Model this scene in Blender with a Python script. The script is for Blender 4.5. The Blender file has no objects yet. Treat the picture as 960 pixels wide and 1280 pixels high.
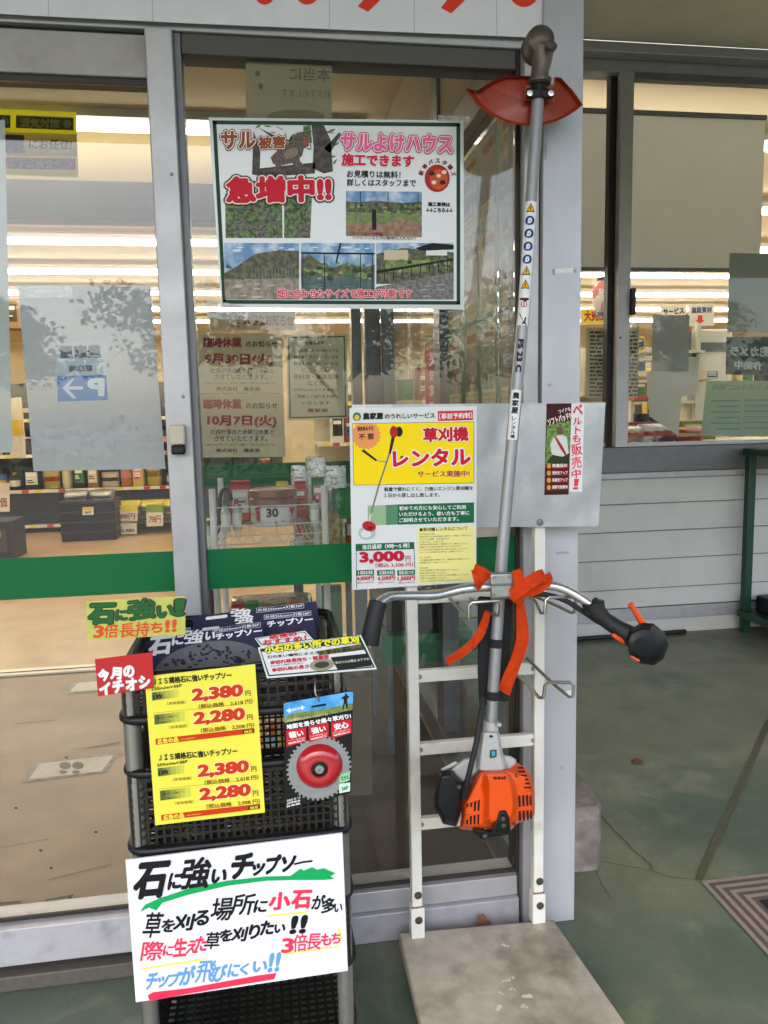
import bpy, bmesh, math, random
import numpy as np
from mathutils import Vector, Matrix
random.seed(7)
S = bpy.context.scene
COL = S.collection
R = math.radians

# ------------------------------------------------------------------ camera
FPX, HC = 960.0, 1.25
PITCH, YAW, ROLL = R(7.1), R(8.6), R(1.19)
fw = Vector((math.sin(YAW)*math.cos(PITCH), math.cos(YAW)*math.cos(PITCH), -math.sin(PITCH)))
rt = Vector((math.cos(YAW), -math.sin(YAW), 0))
dn = fw.cross(rt)
rt2 = math.cos(ROLL)*rt + math.sin(ROLL)*dn
dn2 = -math.sin(ROLL)*rt + math.cos(ROLL)*dn
CAMP = Vector((0, 0, HC))
cam = bpy.data.cameras.new('camera')
camo = bpy.data.objects.new('camera', cam)
COL.objects.link(camo)
M4 = Matrix((rt2, -dn2, -fw)).transposed().to_4x4()
M4.translation = CAMP
camo.matrix_world = M4
cam.sensor_fit = 'VERTICAL'
cam.sensor_height = 36
cam.lens = 36*FPX/1280
cam.clip_start, cam.clip_end = 0.02, 600
S.camera = camo

# ------------------------------------------------------------------ sky, sun, exposure
SUN_EL, SUN_AZ = R(52), R(205)
w = bpy.data.worlds.new('World')
S.world = w
w.use_nodes = True
nt = w.node_tree
sky = nt.nodes.new('ShaderNodeTexSky')
sky.sky_type = 'NISHITA'
sky.sun_disc = False
sky.sun_elevation = SUN_EL
sky.sun_rotation = SUN_AZ
sky.air_density = 1.0
sky.dust_density = 4.0
nt.links.new(sky.outputs[0], nt.nodes['Background'].inputs[0])
nt.nodes['Background'].inputs[1].default_value = 0.13
sl = bpy.data.lights.new('sun', 'SUN')
sl.energy = 1.2
sl.angle = R(12)
sl.color = (1, .95, .88)
so = bpy.data.objects.new('sun', sl)
COL.objects.link(so)
sd = Vector((math.sin(SUN_AZ)*math.cos(SUN_EL), math.cos(SUN_AZ)*math.cos(SUN_EL), math.sin(SUN_EL)))
so.rotation_euler = sd.to_track_quat('Z', 'Y').to_euler()
so.location = (0, -6, 12)
S.view_settings.view_transform = 'Standard'
S.view_settings.look = 'None'
S.view_settings.gamma = 1
S.view_settings.exposure = 2.6
S.cycles.max_bounces = 10
S.cycles.transparent_max_bounces = 24
S.cycles.caustics_reflective = False
S.cycles.caustics_refractive = False
S.cycles.sample_clamp_indirect = 6
TUBE = 5.2            # brightness of the fluorescent tubes

# ------------------------------------------------------------------ geometry helpers
def ray(px, py):
    return rt2*(px-480) + dn2*(py-640) + fw*FPX
def at(px, py, y=None, z=None, x=None, pl=None):
    d = ray(px, py)
    if pl is not None:
        p, n = pl
        t = (Vector(p)-CAMP).dot(n)/d.dot(n)
    elif y is not None: t = y/d.y
    elif z is not None: t = (z-HC)/d.z
    else: t = x/d.x
    return CAMP + d*t

def lin(h):
    if not isinstance(h, str): return tuple(h)
    h = h.lstrip('#')
    c = [int(h[i:i+2], 16)/255 for i in (0, 2, 4)]
    return tuple(v/12.92 if v <= .04045 else ((v+.055)/1.055)**2.4 for v in c)

MATS = {}
def mat(name, col, rough=.5, metal=0, col2=None, vs=6., var=0., bump=0., bs=60., lo=.4, hi=.62, rv=0., stretch=None, trans=0, coat=0, det=6, spec=.4):
    """procedural principled material: colour broken up by noise, optional wear colour and bump"""
    if name in MATS: return MATS[name]
    m = bpy.data.materials.new(name)
    m.use_nodes = True
    n = m.node_tree.nodes; L = m.node_tree.links
    b = n['Principled BSDF']
    c = lin(col)
    b.inputs['Base Color'].default_value = (*c, 1)
    b.inputs['Roughness'].default_value = rough
    b.inputs['Metallic'].default_value = metal
    b.inputs['Specular IOR Level'].default_value = spec
    if coat: b.inputs['Coat Weight'].default_value = coat; b.inputs['Coat Roughness'].default_value = .08
    if trans: b.inputs['Transmission Weight'].default_value = trans
    tc = n.new('ShaderNodeTexCoord')
    src = tc.outputs['Object']
    if stretch:
        mp = n.new('ShaderNodeMapping'); mp.inputs['Scale'].default_value = stretch
        L.new(src, mp.inputs[0]); src = mp.outputs[0]
    out = None
    if col2 is not None:
        t = n.new('ShaderNodeTexNoise'); t.inputs['Scale'].default_value = vs; t.inputs['Detail'].default_value = det
        L.new(src, t.inputs['Vector'])
        rp = n.new('ShaderNodeMapRange'); rp.inputs[1].default_value = lo; rp.inputs[2].default_value = hi
        L.new(t.outputs[0], rp.inputs[0])
        mx = n.new('ShaderNodeMix'); mx.data_type = 'RGBA'
        mx.inputs[6].default_value = (*c, 1); mx.inputs[7].default_value = (*lin(col2), 1)
        L.new(rp.outputs[0], mx.inputs[0]); out = mx.outputs[2]
    if var:
        t = n.new('ShaderNodeTexNoise'); t.inputs['Scale'].default_value = vs*2.7; t.inputs['Detail'].default_value = 5
        L.new(src, t.inputs['Vector'])
        rp = n.new('ShaderNodeMapRange'); rp.inputs[1].default_value = .3; rp.inputs[2].default_value = .7
        rp.inputs[3].default_value = 1-var; rp.inputs[4].default_value = 1+var*.5
        L.new(t.outputs[0], rp.inputs[0])
        mx = n.new('ShaderNodeMix'); mx.data_type = 'RGBA'; mx.blend_type = 'MULTIPLY'; mx.inputs[0].default_value = 1
        if out: L.new(out, mx.inputs[6])
        else: mx.inputs[6].default_value = (*c, 1)
        L.new(rp.outputs[0], mx.inputs[7]); out = mx.outputs[2]
    if out: L.new(out, b.inputs['Base Color'])
    if rv:
        t = n.new('ShaderNodeTexNoise'); t.inputs['Scale'].default_value = vs*1.3; t.inputs['Detail'].default_value = 4
        L.new(src, t.inputs['Vector'])
        rp = n.new('ShaderNodeMapRange'); rp.inputs[1].default_value = .3; rp.inputs[2].default_value = .7
        rp.inputs[3].default_value = max(.02, rough-rv); rp.inputs[4].default_value = rough+rv
        L.new(t.outputs[0], rp.inputs[0]); L.new(rp.outputs[0], b.inputs['Roughness'])
    if bump:
        t = n.new('ShaderNodeTexNoise'); t.inputs['Scale'].default_value = bs; t.inputs['Detail'].default_value = 5
        L.new(src, t.inputs['Vector'])
        bp = n.new('ShaderNodeBump'); bp.inputs['Strength'].default_value = bump; bp.inputs['Distance'].default_value = .01
        L.new(t.outputs[0], bp.inputs['Height']); L.new(bp.outputs[0], b.inputs['Normal'])
    MATS[name] = m
    return m

def translucent(m, k):
    """cloth or paper that lets part of the light through from its other side"""
    n = m.node_tree.nodes; L = m.node_tree.links; b = n['Principled BSDF']
    t = n.new('ShaderNodeBsdfTranslucent'); mx = n.new('ShaderNodeMixShader'); mx.inputs[0].default_value = k
    if b.inputs['Base Color'].is_linked: L.new(b.inputs['Base Color'].links[0].from_socket, t.inputs[0])
    else: t.inputs[0].default_value = b.inputs['Base Color'].default_value
    L.new(b.outputs[0], mx.inputs[1]); L.new(t.outputs[0], mx.inputs[2]); L.new(mx.outputs[0], n['Material Output'].inputs[0])
    return m

def glass_mat(name, tint=(.93, .96, .95), f0=.045, haze=0.):
    m = bpy.data.materials.new(name); m.use_nodes = True
    n = m.node_tree.nodes; L = m.node_tree.links
    n.remove(n['Principled BSDF'])
    tr = n.new('ShaderNodeBsdfTransparent'); tr.inputs[0].default_value = (*tint, 1)
    gl = n.new('ShaderNodeBsdfGlossy'); gl.inputs['Roughness'].default_value = 0.0
    lw = n.new('ShaderNodeLayerWeight'); lw.inputs[0].default_value = .5
    pw = n.new('ShaderNodeMath'); pw.operation = 'POWER'; pw.inputs[1].default_value = 5
    L.new(lw.outputs['Facing'], pw.inputs[0])
    ml = n.new('ShaderNodeMath'); ml.operation = 'MULTIPLY_ADD'; ml.inputs[1].default_value = 1-f0; ml.inputs[2].default_value = f0
    L.new(pw.outputs[0], ml.inputs[0])
    mx = n.new('ShaderNodeMixShader')
    L.new(ml.outputs[0], mx.inputs[0]); L.new(tr.outputs[0], mx.inputs[1]); L.new(gl.outputs[0], mx.inputs[2])
    last = mx
    if haze:      # dusty film on the pane
        df = n.new('ShaderNodeBsdfDiffuse'); df.inputs[0].default_value = (.7, .72, .72, 1)
        m2 = n.new('ShaderNodeMixShader')
        tn = n.new('ShaderNodeTexNoise'); tn.inputs['Scale'].default_value = 3.5
        rr = n.new('ShaderNodeMapRange'); rr.inputs[1].default_value = .35; rr.inputs[2].default_value = .75
        rr.inputs[3].default_value = haze*.5; rr.inputs[4].default_value = haze*1.6
        L.new(tn.outputs[0], rr.inputs[0]); L.new(rr.outputs[0], m2.inputs[0])
        L.new(mx.outputs[0], m2.inputs[1]); L.new(df.outputs[0], m2.inputs[2]); last = m2
    L.new(last.outputs[0], n['Material Output'].inputs[0])
    return m

def emit_mat(name, col, st):
    m = bpy.data.materials.new(name); m.use_nodes = True
    b = m.node_tree.nodes['Principled BSDF']
    b.inputs['Base Color'].default_value = (.8, .8, .8, 1)
    b.inputs['Emission Color'].default_value = (*col, 1)
    b.inputs['Emission Strength'].default_value = st
    return m

ORIG = {}
def tag(o, label=None, cat=None, group=None, kind=None):
    if label: o['label'] = label
    if cat: o['category'] = cat
    if group: o['group'] = group
    if kind: o['kind'] = kind
    return o
def thing(name, label, cat, loc=(0, 0, 0), group=None):
    o = bpy.data.objects.new(name, None)
    o.empty_display_size = .05
    COL.objects.link(o)
    o.location = loc
    ORIG[o] = Vector(loc)
    return tag(o, label, cat, group)

class MB:
    def __init__(s): s.v = []; s.f = []; s.m = []; s.mats = []
    def mi(s, m):
        if m not in s.mats: s.mats.append(m)
        return s.mats.index(m)
    def poly(s, pts, m):
        k = len(s.v); s.v += [Vector(p) for p in pts]
        s.f.append(list(range(k, k+len(pts)))); s.m.append(s.mi(m))
        return s
    def add(s, vs, fs, m):
        k = len(s.v); s.v += [Vector(p) for p in vs]; i = s.mi(m)
        for f in fs: s.f.append([k+j for j in f]); s.m.append(i)
        return s
    def box(s, x0, x1, y0, y1, z0, z1, m):
        vs = [(x, y, z) for z in (z0, z1) for x, y in ((x0, y0), (x1, y0), (x1, y1), (x0, y1))]
        return s.hexa(vs, m)
    def hexa(s, vs, m):
        return s.add(vs, [(3, 2, 1, 0), (4, 5, 6, 7), (0, 1, 5, 4), (1, 2, 6, 5), (2, 3, 7, 6), (3, 0, 4, 7)], m)
    def bar(s, a, b, wd, ht, m, up=(0, 0, 1)):
        a = Vector(a); b = Vector(b); d = (b-a).normalized(); u = Vector(up)
        sx = d.cross(u)
        if sx.length < 1e-4: sx = d.cross(Vector((0, 1, 0)))
        sx.normalize(); u = sx.cross(d)
        q = [a+sx*i*wd/2+u*j*ht/2 for i, j in ((-1, -1), (1, -1), (1, 1), (-1, 1))]
        q2 = [p+(b-a) for p in q]
        return s.hexa(q+q2, m)
    def loft(s, loops, m, cap0=True, cap1=True):
        n = len(loops[0]); vs = [p for l in loops for p in l]; fs = []
        for i in range(len(loops)-1):
            for j in range(n):
                a = i*n+j; b = i*n+(j+1) % n
                fs.append((a, b, b+n, a+n))
        if cap0: fs.append(tuple(reversed(range(n))))
        if cap1: fs.append(tuple(range((len(loops)-1)*n, len(loops)*n)))
        return s.add(vs, fs, m)
    def tube(s, path, r, m, n=10, closed=False, sm=0):
        path = [Vector(p) for p in path]
        rs = r if isinstance(r, (list, tuple)) else [r]*len(path)
        if sm:
            P = []; Q = []
            N = len(path)
            for i in range(N-1 if not closed else N):
                g = lambda k: path[k % N] if closed else path[max(0, min(N-1, k))]
                h = lambda k: rs[k % N] if closed else rs[max(0, min(N-1, k))]
                for t in range(sm):
                    t /= sm
                    p0, p1, p2, p3 = g(i-1), g(i), g(i+1), g(i+2)
                    P.append(.5*((2*p1)+(p2-p0)*t+(2*p0-5*p1+4*p2-p3)*t*t+(3*p1-p0-3*p2+p3)*t**3))
                    Q.append(h(i)*(1-t)+h(i+1)*t)
            if not closed: P.append(path[-1]); Q.append(rs[-1])
            path, rs = P, Q
        N = len(path); loops = []; u = None
        for i in range(N):
            a = path[(i-1) % N] if (closed or i > 0) else path[i]
            b = path[(i+1) % N] if (closed or i < N-1) else path[i]
            d = (b-a).normalized()
            if u is None:
                u = d.cross(Vector((0, 0, 1)))
                if u.length < .1: u = d.cross(Vector((0, 1, 0)))
            u = (u-d*u.dot(d)).normalized(); v = d.cross(u)
            loops.append([path[i]+(u*math.cos(2*math.pi*k/n)+v*math.sin(2*math.pi*k/n))*rs[i] for k in range(n)])
        if closed: loops.append(loops[0]); return s.loft(loops, m, False, False)
        return s.loft(loops, m)
    def lathe(s, c, ax, prof, m, n=24, sq=1.):
        c = Vector(c); ax = Vector(ax).normalized()
        u = ax.cross(Vector((0, 0, 1)))
        if u.length < .1: u = ax.cross(Vector((1, 0, 0)))
        u.normalize(); v = ax.cross(u)
        return s.loft([[c+ax*h+(u*math.cos(2*math.pi*k/n)*sq+v*math.sin(2*math.pi*k/n))*r for k in range(n)] for r, h in prof], m)
    def build(s, name, root=None, bevel=0, smooth=32, seg=2, recalc=True):
        off = ORIG.get(root, Vector((0, 0, 0))) if root else Vector((0, 0, 0))
        me = bpy.data.meshes.new(name)
        me.from_pydata([v-off for v in s.v], [], s.f)
        for m in s.mats: me.materials.append(m)
        me.polygons.foreach_set('material_index', s.m)
        if recalc:
            b = bmesh.new(); b.from_mesh(me)
            bmesh.ops.recalc_face_normals(b, faces=b.faces)
            b.to_mesh(me); b.free()
        me.update()
        if smooth:
            me.polygons.foreach_set('use_smooth', [True]*len(me.polygons))
            me.set_sharp_from_angle(angle=R(smooth))
        o = bpy.data.objects.new(name, me)
        COL.objects.link(o)
        if root: o.parent = root
        ORIG[o] = off
        if bevel:
            bv = o.modifiers.new('bevel', 'BEVEL'); bv.width = bevel; bv.segments = seg; bv.limit_method = 'ANGLE'; bv.angle_limit = R(40)
        return o

# ------------------------------------------------------------------ writing
GC = {}
def glyph(s, off):
    k = (s, off)
    if k not in GC:
        c = bpy.data.curves.new('t', 'FONT'); c.body = s; c.offset = off; c.resolution_u = 2 if len(s) > 12 else 3
        c.fill_mode = 'FRONT'
        o = bpy.data.objects.new('t', c); COL.objects.link(o)
        dg = bpy.context.evaluated_depsgraph_get(); dg.update()
        me = bpy.data.meshes.new_from_object(o.evaluated_get(dg))
        v = np.zeros(len(me.vertices)*3, dtype=np.float32); me.vertices.foreach_get('co', v)
        v = v.reshape(-1, 3)[:, :2].copy()
        f = [tuple(p.vertices) for p in me.polygons]
        bpy.data.objects.remove(o); bpy.data.curves.remove(c); bpy.data.meshes.remove(me)
        GC[k] = (v, f)
    return GC[k]

def bold_copies(st, rad, base):
    """glyph outlines thickened by shifted copies; gives (uv, faces, order) normalised to the base weight's box"""
    v, f = glyph(st, 0)
    mn, mx = v.min(0)-base, v.max(0)+base
    if rad <= .012: sh_ = [(0, 0)]
    else:
        n = 4 if rad <= .03 else (8 if rad < .075 else 12)
        sh_ = [(0, 0)]+[(rad*math.cos(2*math.pi*(i+.5)/n), rad*math.sin(2*math.pi*(i+.5)/n)) for i in range(n)]
        if rad >= .075: sh_ += [(.5*x, .5*y) for x, y in sh_[1::2]]
    return [((v+np.array(q)-mn)/(mx-mn), f, i/len(sh_)) for i, q in enumerate(sh_)]

class Sign:
    """a printed flat sheet: shapes and lettering laid out on its own plane"""
    def __init__(s, name, label, cat, pl, org=(0, 0), sc=1., group=None, mapf=None, step=.0003):
        s.pl = (Vector(pl[0]), Vector(pl[1]).normalized()) if pl else None
        s.org, s.sc, s.mapf, s.step = org, sc, mapf, step
        s.name, s.label, s.cat, s.group = name, label, cat, group
        s.parts = {}
    def P(s, cx, cy, lift=0):
        if s.mapf:
            p, n = s.mapf(cx, cy)
            return p+n*lift*s.step
        p = at(s.org[0]+cx/s.sc, s.org[1]+cy/s.sc, pl=s.pl)
        return p+s.pl[1]*lift*s.step
    def mb(s, part): return s.parts.setdefault(part, MB())
    def nrm(s): return s.mapf(0, 0)[1] if s.mapf else s.pl[1]
    def paper(s, pts, m, th=.001, part='paper', back=None):
        b = s.mb(part)
        f = [s.P(*p) for p in pts]; k = [p-s.nrm()*th for p in f]
        b.poly(f, m); b.poly(list(reversed(k)), back or m)
        for i in range(len(pts)):
            j = (i+1) % len(pts); b.poly([f[i], k[i], k[j], f[j]], back or m)
        return s
    def poly(s, part, m, pts, lift=1):
        s.mb(part).poly([s.P(*p, lift) for p in pts], m); return s
    def rect(s, part, m, x0, y0, x1, y1, lift=1, sl=0):
        d = (x1-x0)*sl
        return s.poly(part, m, [(x0, y0), (x1, y0+d), (x1, y1+d), (x0, y1)], lift)
    def ell(s, part, m, cx, cy, rx, ry, lift=1, n=28, rot=0):
        c, q = math.cos(rot), math.sin(rot)
        return s.poly(part, m, [(cx+rx*math.cos(a)*c-ry*math.sin(a)*q, cy+rx*math.cos(a)*q+ry*math.sin(a)*c) for a in [2*math.pi*i/n for i in range(n)]], lift)
    def frame(s, part, m, q, t, lift=1):
        cx = sum(p[0] for p in q)/4; cy = sum(p[1] for p in q)/4
        inn = []
        for p in q: inn.append((p[0]+(t if p[0] < cx else -t), p[1]+(t if p[1] < cy else -t)))
        for i in range(4):
            j = (i+1) % 4; s.poly(part, m, [q[i], q[j], inn[j], inn[i]], lift)
        return s
    def t(s, st, m, x0, y0, x1, y1, h, lift=4, bold=.02, part='lettering', out=None, sh=0, mirror=False):
        def put(off, mm, lf):
            L = math.hypot(x1-x0, y1-y0); dx, dy = (x1-x0)/L, (y1-y0)/L
            for uv, f, od in bold_copies(st, off, bold):
                pts = []
                for a, b in uv:
                    bb = .5-b
                    if mirror: a = 1-a
                    pts.append(s.P(x0+(x1-x0)*a-dy*bb*h-dx*sh*bb*h, y0+(y1-y0)*a+dx*bb*h-dy*sh*bb*h, lf+.5*od))
                s.mb(part).add(pts, f, mm)
        if out:
            for i, (mm, ex) in enumerate(reversed(out)): put(bold+ex, mm, lift-len(out)+i)
        put(bold, m, lift)
        return s
    def hand(s, chars, m, part='handwriting', bold=.035, lift=3, out=None, jit=.06, sh=.12):
        """brush lettering: each character set by its own box and swayed a little"""
        for ch, x0, x1, y0, y1 in chars:
            bo = bold*(.55 if ch in '強場所草際飛倍長持販売' else 1)
            tilt = random.uniform(-jit, jit)*(x1-x0)
            s.t(ch, m, x0, (y0+y1)/2-tilt/2+.03*(x1-x0), x1, (y0+y1)/2+tilt/2-.03*(x1-x0), y1-y0, lift, bo, part, out, sh)
        return s
    def build(s, base=None):
        loc = base or s.P(*s.anchor) if hasattr(s, 'anchor') else None
        allv = [v for b in s.parts.values() for v in b.v]
        if loc is None:
            loc = sum(allv, Vector((0, 0, 0)))/len(allv); loc.z = min(v.z for v in allv)
        if len(s.parts) == 1:
            b = list(s.parts.values())[0]
            root = thing(s.name, s.label, s.cat, loc, s.group)
            b.build('paper', root, smooth=0, recalc=False)
            return root
        root = thing(s.name, s.label, s.cat, loc, s.group)
        for k, b in s.parts.items(): b.build(k.split('#')[0], root, smooth=0, recalc=False)
        return root

def ink(h, rough=.55):
    return mat('ink_'+h.strip('#')+('' if rough == .55 else '_%d' % (rough*100)), h, max(rough, .5), spec=.2)

# ------------------------------------------------------------------ materials
alu = mat('aluminium_frame', '#aaa9aa', .42, .35, var=.10, vs=7, rv=.08, bump=.02, bs=200)
alu_dk = mat('aluminium_dark', '#6d6e70', .45, .35, var=.1, vs=6)
alu_bronze = mat('dark_frame_lining', '#2e2a27', .5, .2)
alu_col = mat('column_cladding', '#b6b6bb', .42, .25, col2='#a3a3a9', vs=3.5, var=.08, rv=.06, lo=.42, hi=.72, stretch=(1, 1, .35))
white_pt = mat('white_paint', '#d4d2c8', .4, col2='#b0a892', vs=9, lo=.6, hi=.75, var=.06, bump=.03, bs=90)
green_band = mat('green_band_film', '#005f33', .35, spec=.25)
paper_w = mat('paper_white', '#d6d6d6', .5)
black_pl = mat('black_plastic', '#0f1013', .42, spec=.3, var=.1, vs=40, bump=.04, bs=400)
black_rub = mat('black_rubber', '#141416', .6, bump=.1, bs=500)
dark_mesh = mat('dark_basket_plastic', '#181615', .35, spec=.35, var=.12, vs=20)
chrome = mat('steel_wire', '#9a958c', .3, .9, var=.1, vs=30)
silver = mat('handlebar_metal', '#c2c2c4', .3, .9, var=.06, vs=25, rv=.06)
shaft_m = mat('shaft_metal', '#8f9092', .45, .5, var=.06, vs=30)
greyplast = mat('grey_plastic', '#a9a9a6', .42, var=.05, vs=40)
orange = mat('orange_plastic', '#d84c10', .33, coat=.15, var=.04, vs=25)
orange_web = mat('orange_webbing', '#c93d10', .8, bump=.5, bs=700, var=.18, vs=30, spec=.15)
guard_red = mat('guard_plastic', '#8e2e16', .4, var=.12, vs=18, coat=.1)
gear_m = mat('gearhead_metal', '#5c524b', .42, .5, var=.15, vs=40)
glass_front = glass_mat('front_glass', (.955, .965, .955), .03, .008)
glass_in = glass_mat('inner_glass', (.95, .97, .96), .022, .006)
clear_pl = glass_mat('clear_plastic', (.85, .86, .86), .08, .25)

YB = 3.955
def conc_floor():
    m = bpy.data.materials.new('green_painted_concrete'); m.use_nodes = True
    n = m.node_tree.nodes; L = m.node_tree.links; b = n['Principled BSDF']
    tc = n.new('ShaderNodeTexCoord')
    def noise(sc, det=6, dist=0.):
        t = n.new('ShaderNodeTexNoise'); t.inputs['Scale'].default_value = sc; t.inputs['Detail'].default_value = det
        t.inputs['Distortion'].default_value = dist
        L.new(tc.outputs['Object'], t.inputs['Vector']); return t.outputs[0]
    def rng(x, a, b_, c=0., d=1.):
        r = n.new('ShaderNodeMapRange'); r.inputs[1].default_value = a; r.inputs[2].default_value = b_
        r.inputs[3].default_value = c; r.inputs[4].default_value = d; L.new(x, r.inputs[0]); return r.outputs[0]
    def mix(f, a, c, bl='MIX'):
        x = n.new('ShaderNodeMix'); x.data_type = 'RGBA'; x.blend_type = bl
        if isinstance(f, float): x.inputs[0].default_value = f
        else: L.new(f, x.inputs[0])
        for i, q in ((6, a), (7, c)):
            if isinstance(q, tuple): x.inputs[i].default_value = (*q, 1)
            else: L.new(q, x.inputs[i])
        return x.outputs[2]
    # paint is worn further in; nearer floor also coloured darker for its shade
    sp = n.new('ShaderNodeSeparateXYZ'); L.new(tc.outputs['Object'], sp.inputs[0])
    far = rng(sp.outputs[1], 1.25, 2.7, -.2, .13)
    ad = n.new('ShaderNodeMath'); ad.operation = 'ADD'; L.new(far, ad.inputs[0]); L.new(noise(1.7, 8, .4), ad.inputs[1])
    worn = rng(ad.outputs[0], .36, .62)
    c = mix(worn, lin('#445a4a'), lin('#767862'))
    c = mix(rng(noise(5.5, 10, .8), .5, .68, 0, .55), c, lin('#878a72'))
    c = mix(rng(noise(4.1, 8, 1.2), .54, .7, 0, .3), c, lin('#384a3d'))
    c = mix(rng(noise(55, 4), .3, .7, .0, .35), c, lin('#5b5d50'))
    c = mix(rng(noise(230, 2), .62, .7, 0, .5), c, lin('#2e342c')); c = mix(rng(noise(170, 2), .66, .74, 0, .22), c, lin('#8f8d7a'))
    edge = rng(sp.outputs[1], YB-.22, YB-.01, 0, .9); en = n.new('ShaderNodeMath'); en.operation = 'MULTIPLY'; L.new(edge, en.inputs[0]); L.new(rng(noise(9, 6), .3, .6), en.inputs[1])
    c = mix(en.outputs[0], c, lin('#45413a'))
    L.new(c, b.inputs['Base Color'])
    L.new(rng(noise(3.), .3, .7, .32, .6), b.inputs['Roughness'])
    bp = n.new('ShaderNodeBump'); bp.inputs['Strength'].default_value = .12; bp.inputs['Distance'].default_value = .01
    L.new(noise(70, 6), bp.inputs['Height']); L.new(bp.outputs[0], b.inputs['Normal'])
    return m

def ground_mat(name, c1, c2, sc, rough, bump=.1):
    return mat(name, c1, rough, col2=c2, vs=sc, var=.12, bump=bump, bs=80, lo=.35, hi=.7)

# ------------------------------------------------------------------ setting
YF, YG, YB = 1.69, 1.722, 3.955      # vestibule front, its glass, shop front
XS = 0.62                            # vestibule side wall
ZC = 3.08                            # canopy soffit
def sheet(name, x0, x1, y0, y1, z, m):
    b = MB(); b.poly([(x0, y0, z), (x1, y0, z), (x1, y1, z), (x0, y1, z)], m)
    return tag(b.build(name, smooth=0), kind='structure')
sheet('ground', -250, 250, -250, 250, -.12, ground_mat('asphalt', (.05, .05, .052), (.075, .074, .07), 3, .8))
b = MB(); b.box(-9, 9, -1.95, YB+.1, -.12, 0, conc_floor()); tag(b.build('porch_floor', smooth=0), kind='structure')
beige_floor = ground_mat('shop_vinyl_floor', '#c3a57c', '#b3956c', 2.2, .3, .02)
sheet('shop_floor', -12, 14, YB+.05, 19, .006, beige_floor)
sheet('vestibule_floor', -3.2, XS-.02, YF+.06, YB+.05, .004, ground_mat('vestibule_vinyl', '#94785a', '#7c6448', 2.6, .4, .04))
b = MB(); soff = mat('soffit_board', '#d0cec9', .7, var=.08, vs=2)
b.box(-9, 9, -1.7, YB-.1, ZC, ZC+.06, soff)
b.box(-9, 9, -1.8, -1.7, ZC-.1, ZC+.4, alu_dk)
tag(b.build('canopy_ceiling', smooth=0), kind='structure')
b = MB(); seamm = mat('soffit_seam', '#57523f', .8)
for x in (-2.4, -.6, 1.2, 2.62, 4.4): b.box(x, x+.012, -1.6, YB-.12, ZC-.004, ZC-.001, seamm)
tag(b.build('ceiling_joint', smooth=0), kind='structure')
b = MB(); rust = mat('canopy_post_paint', '#b9b9b5', .5, var=.1)
cp = thing('canopy_post', 'grey square post carrying the outer edge of the porch canopy', 'post', (4.2, -1.75, -.12))
MB().box(4.14, 4.26, -1.81, -1.69, -.12, ZC, rust).build('shaft', cp, bevel=.006)
MB().box(4.05, 4.35, -1.89, -1.61, -.12, -.1, alu_dk).build('base_plate', cp)

# joints, cracks and the groove in the floor
fj = mat('floor_joint_dirt', '#4d4b3e', .8)
b = MB()
def strip(pts, wd, m, z=.003, wv=0):
    pts = [Vector((p.x, p.y, z)) for p in pts]
    for i in range(len(pts)-1):
        a, c = pts[i], pts[i+1]; d = (c-a).normalized(); s_ = Vector((-d.y, d.x, 0))*wd/2
        b.poly([a-s_, c-s_, c+s_, a+s_], m)
strip([at(990, 860, z=0), at(960, 905, z=0), at(925, 985, z=0), at(873, 1101, z=0)], .02, mat('joint_filler', '#55523f', .8, var=.3, vs=30))
tag(b.build('floor_groove', smooth=0), kind='structure')
b = MB()
def crack(pts, wd):
    P = [at(*p, z=0) for p in pts]; Q = []
    for i in range(len(P)-1):
        for k in range(6):
            q = P[i].lerp(P[i+1], k/6); q.x += random.uniform(-.0035, .0035); q.y += random.uniform(-.0035, .0035); Q.append(q)
    strip(Q+[P[-1]], wd, fj, .0025)
crack([(735, 1000), (765, 1035), (790, 1062), (812, 1080), (815, 1088)], .0035)
crack([(747, 1076), (780, 1083), (815, 1090), (845, 1098), (872, 1101)], .0025)
crack([(742, 1086), (755, 1110), (762, 1125)], .0025)
tag(b.build('floor_crack', smooth=0), kind='structure')

# ------------------------------------------------------------------ glazed vestibule
vs = thing('glass_vestibule', 'aluminium framed glass entrance porch with green bands across its panes', 'entrance', (0, YF, 0))
zt = at(300, 32, y=YF).z                # underside of the banner
zh1, zh0 = at(60, 21, y=YF).z, at(60, 86, y=YF).z
xp0, xp1 = at(181, 60, y=YF).x, at(216, 60, y=YF).x
xc0, xc1 = at(655, 300, y=YF).x, at(724, 340, y=YF).x
MB().box(-3.2, xc1, YF+.012, YF+.1, zt-.01, 2.62, alu).build('head_panel', vs, bevel=.002)
hp = MB().box(-3.2, xp0, YF+.022, YF+.07, zh0, zh1-.014, mat('door_header', '#98948f', .5, .25, col2='#7f7b76', vs=8, lo=.55, hi=.7, var=.1)).build('door_header', vs, bevel=.002)
MB().box(-3.2, xp0, YF+.03, YF+.065, zh1-.0135, zt-.011, alu_bronze).build('header_gap', vs)  # dark strip put in for the shadow above the header
MB().box(-3.2, xp0, YF+.03, YF+.065, zh0-.012, zh0-.0005, alu_bronze).build('header_seal', vs)
post = MB().box(xp0, xp1, YF, YF+.08, .142, zt-.0105, alu).build('door_post', vs, bevel=.003)
MB().box(xp1, xp1+.014, YF+.02, YF+.07, .142, zt-.011, alu_dk).build('post_lining', vs, bevel=.001)
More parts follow.
